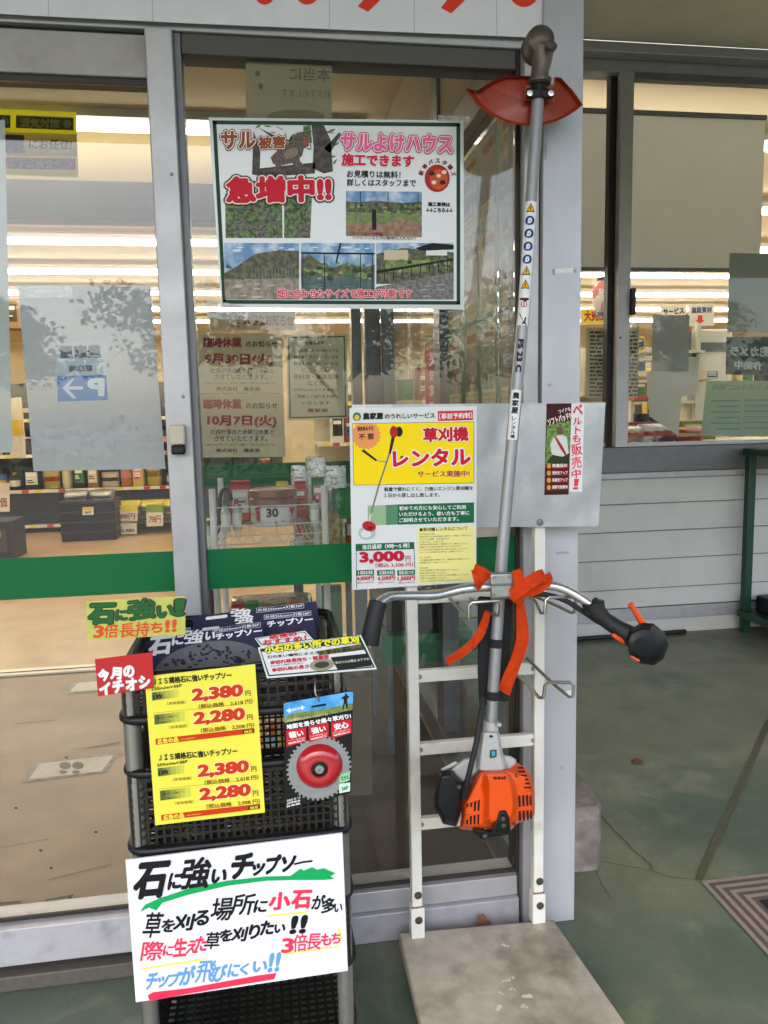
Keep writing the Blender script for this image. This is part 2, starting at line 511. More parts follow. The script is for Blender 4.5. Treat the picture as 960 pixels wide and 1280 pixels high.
# column
colb = MB(); xcm = at(676, 340, y=YF).x
colb.box(xcm, xc1, YF-.012, YF+.12, 0, 2.6, alu_col)
colb.box(xc0, xcm-.004, YF, YF+.11, .0, zt-.0105, alu)
colb.box(xc0-.011, xc0, YF+.025, YF+.08, .12, zt-.0105, alu_bronze)
colb.build('corner_column', vs, bevel=.002)
res = mat('tape_residue', '#d8d8d6', .5, var=.1, vs=60); dkm = mat('scuff_dark', '#9a9a9e', .6, var=.25, vs=90)
for q_, m_ in (([(690, 337), (693, 336), (694, 344), (691, 344)], dkm), ([(692, 336), (716, 335), (718, 341), (693, 342)], res), ([(716, 338), (721, 335), (720, 342), (718, 341)], dkm), ([(684, 480), (690, 479), (690, 482), (685, 483)], dkm), ([(694, 690), (712, 689), (711, 692), (695, 693)], dkm), ([(700, 958), (704, 956), (703, 961), (701, 963)], dkm), ([(680, 180), (684, 178), (683, 200), (681, 200)], dkm), ([(705, 865), (716, 862), (715, 869), (706, 871)], res)):
    MB().poly([at(*v_, y=YF-.0125) for v_ in q_], m_).build('scuff_mark', vs, smooth=0)
# bottom rails
zr = .138
MB().box(-3.2, xp1+.01, YF-.004, YF+.09, .05, zr, mat('door_rail', '#bdbcc2', .4, .35, col2='#a3a3a8', vs=14, lo=.58, hi=.75, var=.06)).build('door_rail', vs, bevel=.002)
MB().box(-3.2, xp1+.01, YF+.004, YF+.09, .036, .0495, alu_bronze).build('rail_seal', vs)
MB().box(-3.2, xp1+.01, YF-.02, YF+.09, 0, .0355, mat('threshold_strip', '#5f5a52', .55, .2, var=.2, vs=20)).build('threshold', vs, bevel=.003)
MB().box(xp1+.0105, xc0-.011, YF+.008, YF+.09, .072, .122, alu).build('window_rail', vs, bevel=.002)
MB().box(xp1+.0105, xc0-.011, YF-.006, YF+.09, 0, .0715, mat('window_kick_plate', '#a8a6ac', .45, .3, col2='#9a989c', vs=16, lo=.55, hi=.75, var=.06)).build('kick_plate', vs, bevel=.002)
MB().box(xp1+.015, xc0-.012, YF+.02, YF+.08, zt-.05, zt-.0105, mat('head_lining', '#4d4a45', .55, .2)).build('window_head', vs, bevel=.002)
MB().box(-3.2, xp1, YG, YG+.006, .139, zh0-.0125, glass_front).build('door_pane', vs, smooth=0)
MB().box(xp1+.0145, xc0-.0115, YG, YG+.006, .1225, zt-.0505, glass_front).build('window_pane', vs, smooth=0)
zb0, zb1 = at(100, 745, y=YG).z, at(100, 694, y=YG).z
MB().box(-3.2, xp0-.001, YG-.0012, YG-.0002, zb0, zb1, green_band).build('green_band', vs, smooth=0)
MB().box(xp1+.0145, xc0-.0115, YG-.0012, YG-.0002, zb0, zb1, green_band).build('green_band', vs, smooth=0)
MB().box(-3.2, xp0-.0015, YG-.008, YG-.0015, .1385, .147, alu_bronze).build('gasket', vs)
MB().box(xp1+.015, xc0-.012, YG-.008, YG-.0015, .1225, .131, alu_bronze).build('gasket', vs)
for z in (.35, .8, 1.3, 1.75): MB().lathe(((xp0+xp1)/2+.012, YF+.0005, z), (0, -1, 0), [(.0042, -.002), (.004, .0008), (.0015, .001)], alu_dk, 10).build('screw', vs)
for z in (.3, 1.0, 1.6): MB().lathe(((xcm+xc0)/2, YF+.0005, z), (0, -1, 0), [(.0042, -.002), (.004, .0008), (.0015, .001)], alu_dk, 10).build('screw', vs)
# side wall of the vestibule
sf = MB()
for y0, y1 in ((YF+.125, YF+.16), (2.62, 2.72), (YB-.06, YB-.002)):
    sf.box(XS-.02, XS+.04, y0, y1, .1, 2.62, alu_dk)
sf.box(XS-.02, XS+.04, YF+.125, YB-.002, 0, .0995, alu_dk)
sf.box(XS-.02, XS+.04, YF+.125, YB-.002, 2.06, 2.16, alu_dk)
sf.build('side_frame', vs, bevel=.002)
MB().box(XS+.008, XS+.014, YF+.16, 2.62, .1, 2.06, glass_in).build('side_pane', vs, smooth=0)
MB().box(XS+.008, XS+.014, 2.72, YB-.06, .1, 2.06, glass_in).build('side_pane', vs, smooth=0)
MB().box(XS-.008, XS+.03, YF+.125, YB-.002, 2.165, 2.62, mat('vestibule_upper_wall', '#a89d85', .7, var=.05)).build('side_upper_wall', vs)
MB().box(-3.2, XS+.03, YF+.1, YB-.002, 2.63, 2.68, mat('vestibule_ceiling_board', '#cbbf9f', .7)).build('vestibule_ceiling', vs)
# lock box on the post
lk = thing('door_sensor', 'beige and black switch box fixed to the aluminium door post', 'switch', at(224, 566, y=YF))
p0, p1 = at(212, 531, y=YF), at(234, 566, y=YF)
MB().box(p0.x, p1.x, YF-.03, YF-.0005, p1.z+.018, p0.z, mat('beige_plastic', '#b7ae98', .5)).build('casing', lk, bevel=.004)
MB().box(p0.x+.003, p1.x-.002, YF-.028, YF-.0005, p1.z-.002, p1.z+.0175, black_pl).build('lens_panel', lk, bevel=.004)
c = at(224, 557, y=YF-.03); MB().lathe(c+Vector((0, .003, 0)), (0, -1, 0), [(.005, 0), (.005, .002), (.001, .0025)], mat('lens_black', '#050505', .1), 12).build('lens', lk)

# ------------------------------------------------------------------ shop building
sb = thing('shop_building', 'shop building with white siding, wide aluminium windows and a lit sales floor', 'shop', (3, YB, 0))
zs0 = at(790, 590, y=YB).z
siding = mat('white_siding', '#bdbdb8', .5, col2='#a9a9a4', vs=2.2, lo=.5, hi=.8, var=.04, bump=.03, bs=120)
zlv = [at(800, yy, y=YB).z for yy in (597, 629, 663.5, 698.5, 735, 758)]
sw = MB()
bx = XS+.045
for i in range(5):
    z1, z0 = zlv[i], zlv[i+1]
    sw.hexa([(bx, YB-.014, z0+.002), (9, YB-.014, z0+.002), (9, YB+.1, z0+.002), (bx, YB+.1, z0+.002), (bx, YB-.004, z1-.006), (9, YB-.004, z1-.006), (9, YB+.1, z1-.006), (bx, YB+.1, z1-.006)], siding)
    sw.box(bx, 9, YB+.004, YB+.09, z1-.0059, z1+.0019, mat('siding_groove', '#77776f', .7))
sw.build('siding_wall', sb)
zk = zlv[5]
MB().box(bx, 9, YB-.02, YB+.1, zk-.075, zk-.004, alu).build('base_trim', sb, bevel=.003)
MB().box(bx, 9, YB-.004, YB+.1, 0, zk-.0755, siding).build('plinth', sb)
wsb, wst = at(800, 556, y=YB).z, at(800, 102, y=YB).z+.03
MB().box(bx, 9, YB-.03, YB+.1, zs0-.035, zs0-.002, alu).build('window_sill', sb, bevel=.003)
fr = MB()
fr.box(bx, 9, YB-.012, YB+.09, zs0-.0015, wsb-.01, alu_dk)
fr.box(bx, 9, YB-.012, YB+.09, wst+.005, wst+.07, alu)
fr.build('window_frame', sb, bevel=.003)
xd0, xd1 = at(770, 330, y=YB).x, at(785.5, 330, y=YB).x
ws = MB()
ws.box(xd0, xd1, YB-.03, YB+.02, wsb-.009, wst+.004, alu)
ws.box(xd1, 4.2, YB-.03, YB+.02, wsb-.0085, wsb+.012, alu); ws.box(xd1, 4.2, YB-.03, YB+.02, wst-.03, wst+.004, alu_dk)
ws.box(4.2, 4.27, YB-.03, YB+.02, wsb-.009, wst+.004, alu)
sash = ws.build('window_sash', sb, bevel=.002)
MB().box(xd1, 4.2, YB-.008, YB-.002, wsb+.0125, wst-.0305, glass_in).build('pane', sash, smooth=0)
w2 = MB(); xl0, xl1 = at(759, 330, y=YB+.04).x, at(770, 330, y=YB+.04).x
w2.box(xl0, xl1, YB+.03, YB+.08, wsb-.009, wst+.004, alu_bronze)
w2.box(bx, xl0, YB+.03, YB+.08, wsb-.009, wsb+.012, alu)
sash2 = w2.build('window_sash', sb, bevel=.002)
MB().box(bx, xl0, YB+.05, YB+.056, wsb+.0125, wst+.004, glass_in).build('pane', sash2, smooth=0)
hh = at(790, 445, y=YB-.03)
MB().box(xd1-.004, xd1+.02, YB-.055, YB-.031, at(785, 390, y=YB).z-.02, at(785, 362, y=YB).z, alu_bronze).build('latch', sb, bevel=.003)
MB().lathe(at(775.5, 422, y=YB-.0305), (0, -1, 0), [(.006, 0), (.005, .004)], alu_bronze, 10).build('screw', sb)
upm = mat('upper_wall', '#8f8a7b', .6, var=.06, vs=3)
MB().box(bx, 9, YB-.02, YB+.1, wst+.0705, ZC+.06, upm).build('upper_wall', sb)
MB().box(bx, 9, YB-.1, YB-.0205, ZC-.05, ZC-.001, alu).build('gutter_beam', sb, bevel=.004)
MB().box(-12, XS+.035, YB-.001, YB+.1, 2.68, 3.1, upm).build('upper_wall', sb)
# inner front inside the vestibule
iw = MB(); beige_wall = mat('beige_interior_wall', '#d8c8a2', .7, var=.04, vs=2)
zl0, zl1 = at(120, 276, y=YB).z, at(120, 227, y=YB).z
iw.box(-3.2, XS-.021, YB, YB+.1, zl1, 2.68, beige_wall)
iw.build('door_transom', sb)
MB().box(-3.2, XS-.021, YB-.02, YB+.1, zl0, zl1-.0005, mat('lintel_grey', '#8b8b89', .55, .2, var=.05)).build('lintel', sb, bevel=.004)
xi = at(243, 500, y=YB).x
ij = MB()
for x0, x1 in ((xi-.05, xi), (at(440, 450, y=YB).x, at(452, 450, y=YB).x), (at(457, 450, y=YB).x, XS-.022)):
    ij.box(x0, x1, YB-.01, YB+.08, .007, zl0-.001, alu_dk)
ij.box(xi, at(440, 450, y=YB).x, YB-.01, YB+.08, .007, .1, alu)
ij.build('inner_jamb', sb, bevel=.002)
MB().box(xi, at(440, 450, y=YB).x-.001, YB+.03, YB+.036, .1, zl0-.001, glass_in).build('inner_pane', sb, smooth=0)
zi0, zi1 = at(310, 609, y=YB).z, at(310, 580, y=YB).z
MB().box(xi, at(440, 450, y=YB).x-.001, YB+.028, YB+.0295, zi0, zi1, green_band).build('inner_green_band', sb, smooth=0)
MB().box(-3.2, xi-.051, YB-.03, YB+.06, .0065, .016, mat('door_track', '#ddd4c0', .35, .4)).build('floor_track', sb)
MB().box(-3.2, xi-.051, YB-.0005, YB+.012, .0163, .018, alu_bronze).build('track_slot', sb)
# room shell
MB().box(-12, 14, 18.9, 19, .007, 3.1, beige_wall).build('back_wall', sb)
MB().box(-12.1, -12, YB, 19, .007, 3.1, beige_wall).build('end_wall', sb)
MB().box(14, 14.1, YB, 19, .007, 3.1, beige_wall).build('end_wall', sb)
MB().box(-12, 14, YB+.1, 19, 3.1, 3.16, mat('shop_ceiling', '#d9cfb8', .8)).build('shop_ceiling', sb)
MB().box(-12, -3.2, YB, YB+.1, .007, 3.1, siding).build('siding_wall', sb)
MB().box(-3.26, -3.2, YF, YB, .0, 2.7, alu_dk).build('vestibule_end_wall', sb)
# grey roller blind hanging inside the wide window
rb = thing('roller_blind', 'long pale grey blind hanging inside the upper part of the right window', 'blind', (2.8, 4.35, 2))
zbt, zbb = at(850, 143, y=4.35).z, at(850, 335, y=4.35).z
blm = translucent(mat('blind_cloth', '#d4d4d2', .8, var=.03, vs=3), .42)
MB().box(XS+.1, at(953, 250, y=4.35).x, 4.35, 4.353, zbb, zbt, blm).build('blind_cloth', rb)
MB().tube([(XS+.1, 4.35, zbt), (at(953, 250, y=4.35).x, 4.35, zbt)], .015, alu_dk).build('roller_tube', rb)
MB().box(XS+.1, at(953, 250, y=4.35).x, 4.344, 4.36, zbb-.02, zbb, alu_dk).build('bottom_bar', rb)
# fluorescent rows
tube_m = emit_mat('fluorescent_tube', (1, .9, .74), TUBE)
tube_lo = emit_mat('doorway_tube', (1, .88, .7), 1.5)
def lights(x0, x1, y, z, label, group='fluorescent light rows of the sales floor', r=.022, tm=None):
    t = thing('fluorescent_light', label, 'ceiling light', ((x0+x1)/2, y, z), group)
    MB().box(x0, x1, y-.06, y+.06, z+.03, z+.07, mat('light_housing', '#dcdcd6', .5)).build('housing', t)
    MB().tube([(x0, y, z), (x1, y, z)], r, tm or tube_m, 8).build('tube', t)
names = ['nearest', 'second', 'third', 'fourth', 'fifth', 'sixth', 'seventh']
for i in range(7):
    y = 4.95+1.55*i
    lights(-9, 12, y, 2.98, names[i]+' long ceiling tube row counted from the shop windows')
lights(-3, XS-.1, YB-.16, at(150, 161, y=YB-.16).z, 'long tube light over the inner doorway, on the beige wall', None, .016, tube_lo)

# ------------------------------------------------------------------ printed signs
K, WH, RD = ink('#1b1b1b'), ink('#dedede'), ink('#b8122c')
def yp(y): return ((0, y, 0), (0, -1, 0))
foliage = mat('print_foliage', '#1f3319', .45, col2='#6d8a4c', vs=120, lo=.38, hi=.62, var=.4)
skyp = mat('print_sky', '#5d87b5', .45, col2='#c4d2df', vs=25, lo=.45, hi=.65)
earth = mat('print_earth', '#a08c80', .45, col2='#6b6a50', vs=70, lo=.4, hi=.65, var=.2)
hillp = mat('print_hill', '#2f3d27', .45, col2='#6c6440', vs=90, lo=.42, hi=.6, var=.3)
tape = glass_mat('clear_tape', (.9, .9, .88), .06, .35)

# white banner over the entrance
bn = Sign('banner', 'white banner with cut-off red lettering stretched above the entrance', 'banner', yp(YF-.002))
ban_m = mat('banner_cloth', '#d3d2da', .5, var=.05, vs=5, bump=.15, bs=7)
bn.paper([(-60, 14), (90, 22), (280, 31), (500, 40), (600, 44), (727, 49.5), (727, -120), (-60, -120)], ban_m, .002, 'cloth')
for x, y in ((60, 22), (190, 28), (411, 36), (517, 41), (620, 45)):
    bn.poly('fold#%d' % x, mat('banner_fold', '#b3b2bd', .5), [(x, y-1), (x+1.6, y-1), (x+1.1, -60), (x-.3, -60)], 1)  # flat darker strips paint the shade of folds in the cloth
RB = ink('#d83a22', .4)
def arc(cx, cy, rx, ry, a0, a1, th, n=14):
    o = [(cx+rx*math.cos(R(a0+(a1-a0)*i/n)), cy+ry*math.sin(R(a0+(a1-a0)*i/n))) for i in range(n+1)]
    q = [(cx+(rx-th)*math.cos(R(a0+(a1-a0)*i/n)), cy+(ry-th)*math.sin(R(a0+(a1-a0)*i/n))) for i in range(n+1)]
    return [[o[i], o[i+1], q[i+1], q[i]] for i in range(n)]
for q in arc(331, -14, 15, 20, 5, 175, 13)+arc(384, -14, 17, 20, 8, 172, 13)+arc(655, -12, 19, 21, 10, 170, 14)+arc(690, -14, 13, 20, 60, 170, 8):
    bn.poly('lettering', RB, q, 2)
for ki, q in enumerate(([(447, 8), (460, 15), (486, -10), (470, -18)], [(551, 10), (564, 17), (594, -12), (576, -22)], [(682, 4), (698, 15), (716, -4), (697, -12)], [(478, -10), (458, -60), (470, -62), (490, -14)])):
    bn.poly('lettering#%d' % ki, RB, q, 2)
bn.build()

# large poster about monkey damage
ps = Sign('poster', 'large laminated poster with green border, photos and red headlines taped to the glass', 'poster', yp(YG-.003), (240, 130), 960/360.)
lam = mat('laminate_edge', '#c3c6c2', .18, coat=.4)
gloss_w = mat('poster_paper', '#d2d2d2', .25, coat=.3)
dg = ink('#163f2c', .3)
ps.paper([(55, 45), (905, 55), (908, 685), (98, 680)], lam, .001)
ps.poly('sheet', gloss_w, [(68, 55), (893, 63), (894, 669), (103, 666)], 1)
for q in ([(68, 55), (893, 63), (893, 76), (69, 68)], [(881, 66), (894, 66), (894, 669), (882, 669)], [(101, 653), (894, 657), (894, 669), (103, 666)], [(68, 55), (81, 56), (114, 666), (102, 666)]):
    ps.poly('border', dg, q, 2)
# pictures
ps.poly('picture', foliage, [(370, 75), (395, 70), (400, 130), (372, 128)], 2)
for i in range(70):
    x, y = random.gauss(350, 90), random.gauss(110, 45)
    if 200 < x < 490 and 72 < y < 325:
        a = random.random()*6.3; l = random.uniform(8, 24)
        ps.poly('picture', foliage, [(x, y), (x+l*math.cos(a)-3, y+l*math.sin(a)-3), (x+1.6*l*math.cos(a), y+1.6*l*math.sin(a)), (x+l*math.cos(a)+3, y+l*math.sin(a)+4)], 2.2)
leafs = [ink('#55713a'), ink('#7c9453'), ink('#2b4423'), ink('#8f9a6d'), ink('#3c2f26')]
for i in range(150):
    bxx = ((112, 300, 300, 445), (307, 392, 300, 445), (205, 300, 235, 300), (395, 480, 80, 200))[(0, 0, 1, 2, 3)[i % 5] if i % 5 < 4 else 0]
    x, y = random.uniform(bxx[0]+10, bxx[1]-10), random.uniform(bxx[2]+8, bxx[3]-8); a = random.random()*6.3; l = random.uniform(5, 13)
    ps.poly('picture', leafs[i % 5] if i % 7 else leafs[4], [(x-l*math.cos(a), y-l*math.sin(a)), (x-2.5*math.sin(a), y+2.5*math.cos(a)), (x+l*math.cos(a), y+l*math.sin(a)), (x+2.5*math.sin(a), y-2.5*math.cos(a))], 2.62+.002*i)
bark = mat('print_bark', '#231d1a', .45, col2='#4a3e36', vs=80)
for q in ([(398, 70), (440, 72), (462, 120), (470, 225), (440, 232), (402, 215), (405, 140)], [(205, 90), (228, 160), (225, 240), (200, 235)], [(440, 150), (490, 95), (497, 100), (460, 165)], [(220, 78), (262, 98), (300, 120), (262, 108)], [(225, 215), (410, 195), (410, 232), (225, 245)]):
    ps.poly('picture', bark, q, 2.6)
fur = mat('print_fur', '#3d3029', .45, col2='#6a5547', vs=220)
ps.poly('picture', fur, [(352, 95), (372, 92), (388, 112), (390, 140), (372, 150), (368, 172), (340, 196), (300, 205), (270, 200), (262, 178), (290, 150), (325, 128), (338, 106)], 2.8)
ps.poly('picture', fur, [(330, 190), (352, 180), (372, 205), (395, 214), (392, 222), (362, 218), (340, 208)], 2.82); ps.poly('picture', fur, [(275, 195), (300, 190), (296, 222), (262, 226), (262, 218), (280, 214)], 2.84)
ps.poly('picture', ink('#9c524b'), [(374, 110), (386, 114), (390, 130), (384, 142), (374, 138), (370, 124)], 3); ps.ell('picture', ink('#2a1a16'), 379, 120, 2.2, 1.8, 3.3); ps.ell('picture', ink('#5f2a26'), 382, 135, 4, 2, 3.3)
ps.ell('picture', mat('print_fur_light', '#8a7764', .45, col2='#6a5547', vs=220), 330, 165, 26, 16, 2.9, rot=-.5)
ps.poly('picture', foliage, [(110, 300), (300, 300), (302, 447), (112, 447)], 2)
ps.poly('picture', foliage, [(307, 300), (400, 300), (394, 447), (307, 447)], 2)
for q in ([(135, 385), (175, 375), (195, 420), (150, 440)], [(235, 340), (300, 405), (285, 415), (230, 360)], [(355, 395), (385, 380), (390, 445), (345, 445)], [(200, 395), (250, 385), (245, 440), (215, 442)]):
    ps.poly('picture', mat('print_fur_pale', '#6d665a', .45, col2='#39352e', vs=150), q, 2.5)
ps.rect('picture', skyp, 513, 290, 766, 350, 2, .01); ps.poly('picture', hillp, [(513, 325), (560, 328), (610, 322), (700, 330), (766, 325), (766, 375), (513, 372)], 2.4)
ps.poly('picture', mat('print_meadow', '#7d8a4a', .45, col2='#586a35', vs=90), [(513, 360), (766, 368), (766, 405), (513, 400)], 2.6)
ps.poly('picture', mat('print_soil', '#9a7a5c', .45, col2='#7b5a42', vs=80), [(513, 398), (640, 400), (690, 380), (766, 395), (766, 444), (513, 440)], 2.8)
for x in (560, 652, 752): ps.rect('picture', K, x, 292, x+2.5, 350, 2.9)
ps.rect('picture', K, 600, 352, 614, 420, 3)
for i in range(5): ps.rect('picture', ink('#5b6a70'), 560+i*38, 340+i*1.5, 562+i*38, 395, 2.9)
for (x0, x1), sc_ in (((107, 357), 0), ((363, 609), 1), ((614, 872), 2)):
    ps.rect('picture', skyp, x0, 463, x1, 560, 2, .005)
    if sc_ == 0:
        ps.poly('picture', hillp, [(x0, 565), (150, 540), (210, 500), (290, 487), (x1, 490), (x1, 590), (x0, 590)], 2.4)
        ps.poly('picture', earth, [(x0, 585), (x1, 580), (x1, 652), (x0+4, 652)], 2.6)
        for i in range(14): ps.rect('picture', ink('#777a78'), 200+i*11, 545, 201.5+i*11, 588, 2.8)
    elif sc_ == 1:
        ps.poly('picture', hillp, [(x0, 520), (390, 500), (430, 530), (470, 545), (520, 530), (570, 545), (x1, 535), (x1, 590), (x0, 590)], 2.4)
        ps.poly('picture', mat('print_reservoir', '#45615f', .45, col2='#2f4a48', vs=60), [(x0, 580), (x1, 575), (x1, 652), (x0+4, 652)], 2.6)
        ps.rect('picture', K, x0, 494, x1, 500, 3, .01); ps.poly('picture', K, [(492, 463), (498, 463), (483, 530), (478, 530)], 3)
        for x in (368, 440, 560, 600): ps.rect('picture', K, x, 496, x+3, 620, 2.9)
    else:
        ps.poly('picture', hillp, [(x0, 500), (700, 480), (x1, 495), (x1, 600), (x0, 600)], 2.4)
        ps.rect('picture', WH, 780, 475, 850, 505, 2.8); ps.poly('picture', K, [(745, 480), (800, 463), (872, 470), (872, 485), (760, 490)], 2.9)
        ps.rect('picture', ink('#c7b79f'), 640, 487, 720, 520, 2.7)
        ps.rect('picture', mat('print_meadow', '#7d8a4a'), 650, 520, 780, 560, 2.7)
        ps.poly('picture', mat('print_gravel', '#7a7874', .45, col2='#55534e', vs=120), [(x0, 652), (x0, 610), (720, 590), (x1, 560), (x1, 652)], 2.6)
        ps.poly('picture', K, [(614, 556), (x1, 515), (x1, 521), (614, 566)], 3)
        for i in range(8): ps.rect('picture', K, 640+i*30, 552-i*5, 643+i*30, 590-i*5, 2.9)
OW = ink('#e4e0dd', .3)
random.seed(12)
for i in range(110):
    j = i % 3; x0, x1 = ((110, 352), (366, 604), (617, 868))[j]
    x = random.uniform(x0+8, x1-8); yb = random.uniform(530, 585) if j < 2 else random.uniform(505, 560); r = random.uniform(4, 12)
    ps.ell('picture', leafs[i % 4] if i % 3 else hillp, x, yb, r, r*random.uniform(.5, .9), 2.62+.0015*i, 9)
for i in range(60):
    x, y = random.uniform(520, 760), random.uniform(330, 372); r = random.uniform(3, 9); ps.ell('picture', leafs[i % 4], x, y, r, r*.7, 2.5+.001*i, 8)
for i in range(26):
    x0, x1 = ((110, 350), (368, 600), (618, 868))[i % 3]; x = random.uniform(x0, x1-40); y = random.uniform(600, 645)
    ps.poly('picture', ink(('#c2b5a6', '#5f7d78', '#9c9a94')[i % 3]), [(x, y), (x+random.uniform(15, 40), y-2), (x+random.uniform(20, 40), y+2), (x+4, y+3)], 2.7+.001*i)
for i in range(16):
    x0, x1 = ((110, 335), (368, 580), (618, 850))[i % 3]; x = random.uniform(x0, x1); y = random.uniform(468, 490); ps.ell('picture', ink('#cfd8e0'), x+10, y, random.uniform(8, 20), random.uniform(2, 5), 2.1+.001*i, 12)
ps.t('サル', ink('#8f4a26', .3), 96, 122, 212, 120, 62, 8, .05, out=[(ink('#efe6dc', .3), .05), (ink('#5a2c1c', .3), .1)])
ps.t('被害', ink('#8f4a26', .3), 220, 130, 312, 128, 44, 8, .05, out=[(ink('#efe6dc', .3), .05), (ink('#5a2c1c', .3), .1)])
ps.t('急増中!!', ink('#c81630', .3), 112, 288, 466, 282, 92, 8, .06, out=[(OW, .045), (ink('#4b1016', .3), .1)])
ps.t('サルよけハウス', ink('#e65f9a', .3), 495, 126, 868, 136, 62, 8, .05, out=[(OW, .05), (ink('#a5123c', .3), .1)])
ps.t('施工できます', ink('#c8183c', .3), 498, 186, 740, 192, 42, 8, .05, out=[(OW, .04)])
ps.t('お見積りは無料！', K, 516, 233, 695, 237, 25, 5, .03)
ps.t('詳しくはスタッフまで', K, 516, 262, 746, 264, 25, 5, .03)
ps.ell('emblem', ink('#a3281d', .3), 817, 248, 42, 46, 3); ps.ell('emblem', ink('#c9542d', .3), 822, 252, 30, 34, 4)
for x, y, r in ((800, 232, 9), (822, 240, 7), (840, 228, 8), (806, 262, 8), (835, 262, 10)): ps.ell('emblem', ink('#3c1c12' if r > 8 else '#e6d7c4', .3), x, y, r, r*.8, 5)
for i, ch in enumerate('獣害バスターズ'):
    a = R(198+i*24.5); x, y = 817+56*math.cos(a), 248+58*math.sin(a)
    ca, sa = -math.sin(a), math.cos(a)
    ps.t(ch, ink('#7d2a1c', .3), x-8*ca, y-8*sa, x+8*ca, y+8*sa, 16, 5, .04)
ps.t('施工事例は', K, 786, 334, 860, 336, 15, 5, .05)
ps.t('↓↓こちら↓↓', K, 780, 353, 868, 355, 15, 5, .05)
ps.t('カラスなどの害獣', ink('#7a1f38'), 534, 432, 636, 434, 12, 5, .02)
ps.t('ハクビシンなどの小動物も入れない！', K, 534, 445, 745, 448, 13, 5, .02, out=[(OW, .06)])
ps.t('畑に合わせたサイズで施工が可能です', ink('#d64a5a', .3), 283, 632, 733, 632, 31, 8, .04, out=[(OW, .05), (ink('#8c1830', .3), .1)])
for q in ([(818, 38), (925, 44), (925, 62), (818, 58)], [(48, 655), (190, 672), (186, 722), (50, 715)]): ps.poly('tape#%d' % len(ps.parts), tape, q, 9)
ps.build()

# rental price sheet
rs = Sign('price_sheet', 'white rental sheet with yellow panel and red lettering on the metal board', 'notice', yp(1.594), (420, 490), 4.8)
rs.paper([(80, 95), (845, 85), (842, 1140), (97, 1188)], gloss_w, .0012)
yel = ink('#f0d000', .3)
gr = ink('#11603a', .3)
rs.ell('lettering', ink('#2f6b46'), 125, 148, 25, 26, 2); rs.ell('lettering', ink('#d9b93c'), 125, 153, 15, 17, 3)
rs.t('農家屋', K, 160, 146, 283, 142, 42, 4, .05)
rs.t('のうれしいサービス', K, 292, 146, 592, 140, 32, 4, .03)
rs.poly('panel', ink('#c8283a', .3), [(610, 115), (822, 110), (822, 168), (612, 174)], 2)
rs.t('［事前予約制］', WH, 618, 146, 816, 139, 36, 4, .03)
rs.poly('panel', ink('#5a5020', .3), [(98, 188), (828, 178), (828, 547), (106, 560)], 1.6)
rs.poly('panel', yel, [(101, 191), (825, 181), (825, 544), (109, 557)], 2)
pts = []
for i in range(40):
    a = 2*math.pi*i/40; r = 92 if i % 2 else 80
    pts.append((180+r*math.cos(a), 258+r*math.sin(a)*.98))
rs.poly('panel', ink('#e09055', .3), [(max(104, x), max(192, y)) for x, y in pts], 3)
rs.t('燃料代', K, 126, 222, 226, 219, 28, 5, .02); rs.t('不 要', K, 134, 270, 228, 266, 36, 5, .03)
rs.t('草刈機', ink('#b8122c', .3), 520, 258, 794, 250, 88, 8, .05, out=[(OW, .05)])
rs.t('レンタル', ink('#c4102a', .3), 338, 400, 808, 386, 108, 8, .05, out=[(OW, .06)])
rs.t('サービス実施中!', ink('#a02464', .3), 488, 492, 800, 488, 38, 6, .03)
# small picture of a trimmer
for q, mm in (([(150, 352), (168, 345), (248, 408), (238, 416)], K), ([(244, 408), (300, 418), (300, 424), (240, 414)], ink('#888888')), ([(332, 270), (352, 275), (330, 370), (316, 368)], K),
              ([(316, 366), (326, 368), (262, 560), (213, 732), (205, 728), (252, 560)], ink('#77706a')), ([(213, 730), (205, 726), (190, 790), (200, 792)], ink('#c8c8c8')), ([(388, 385), (398, 380), (402, 392), (382, 402)], K)):
    rs.poly('picture', mm, q, 3)
rs.ell('picture', ink('#a81e28', .3), 346, 240, 24, 36, 4); rs.ell('picture', K, 378, 238, 22, 30, 3.5)
rs.ell('picture', ink('#a9b0b0', .3), 186, 845, 52, 42, 3); rs.ell('picture', ink('#cdd3d2', .3), 180, 850, 32, 24, 4); rs.ell('picture', ink('#b01c26', .3), 198, 805, 42, 30, 5, rot=.3); rs.ell('picture', ink('#6a0d14', .3), 205, 815, 16, 11, 6)
rs.t('軽量で疲れにくく、力強いエンジン草刈機を', K, 288, 584, 822, 576, 26, 4, .02)
rs.t('１日から貸し出し致します。', K, 288, 620, 622, 616, 26, 4, .02)
rs.poly('panel', ink('#8fa884', .3), [(190, 682), (340, 676), (340, 796), (190, 802)], 1.8); rs.poly('panel', ink('#4d8260', .3), [(300, 678), (380, 674), (380, 794), (300, 798)], 2)
rs.poly('panel', gr, [(370, 675), (828, 662), (828, 784), (370, 796)], 2.2)
for i, s_ in enumerate(('初めての方にも安心してご利用', 'いただけるよう、使い方も丁寧に', 'ご説明させていただきます。')):
    rs.t(s_, WH, 378, 697+i*36, 778 if i == 0 else (800 if i == 1 else 735), 690+i*35, 26, 4, .025)
rs.poly('panel', ink('#e2d98a', .3), [(490, 812), (828, 802), (838, 1130), (490, 1152)], 1.6)
rs.t('●草刈機レンタルについて', K, 500, 826, 788, 816, 24, 4, .02)
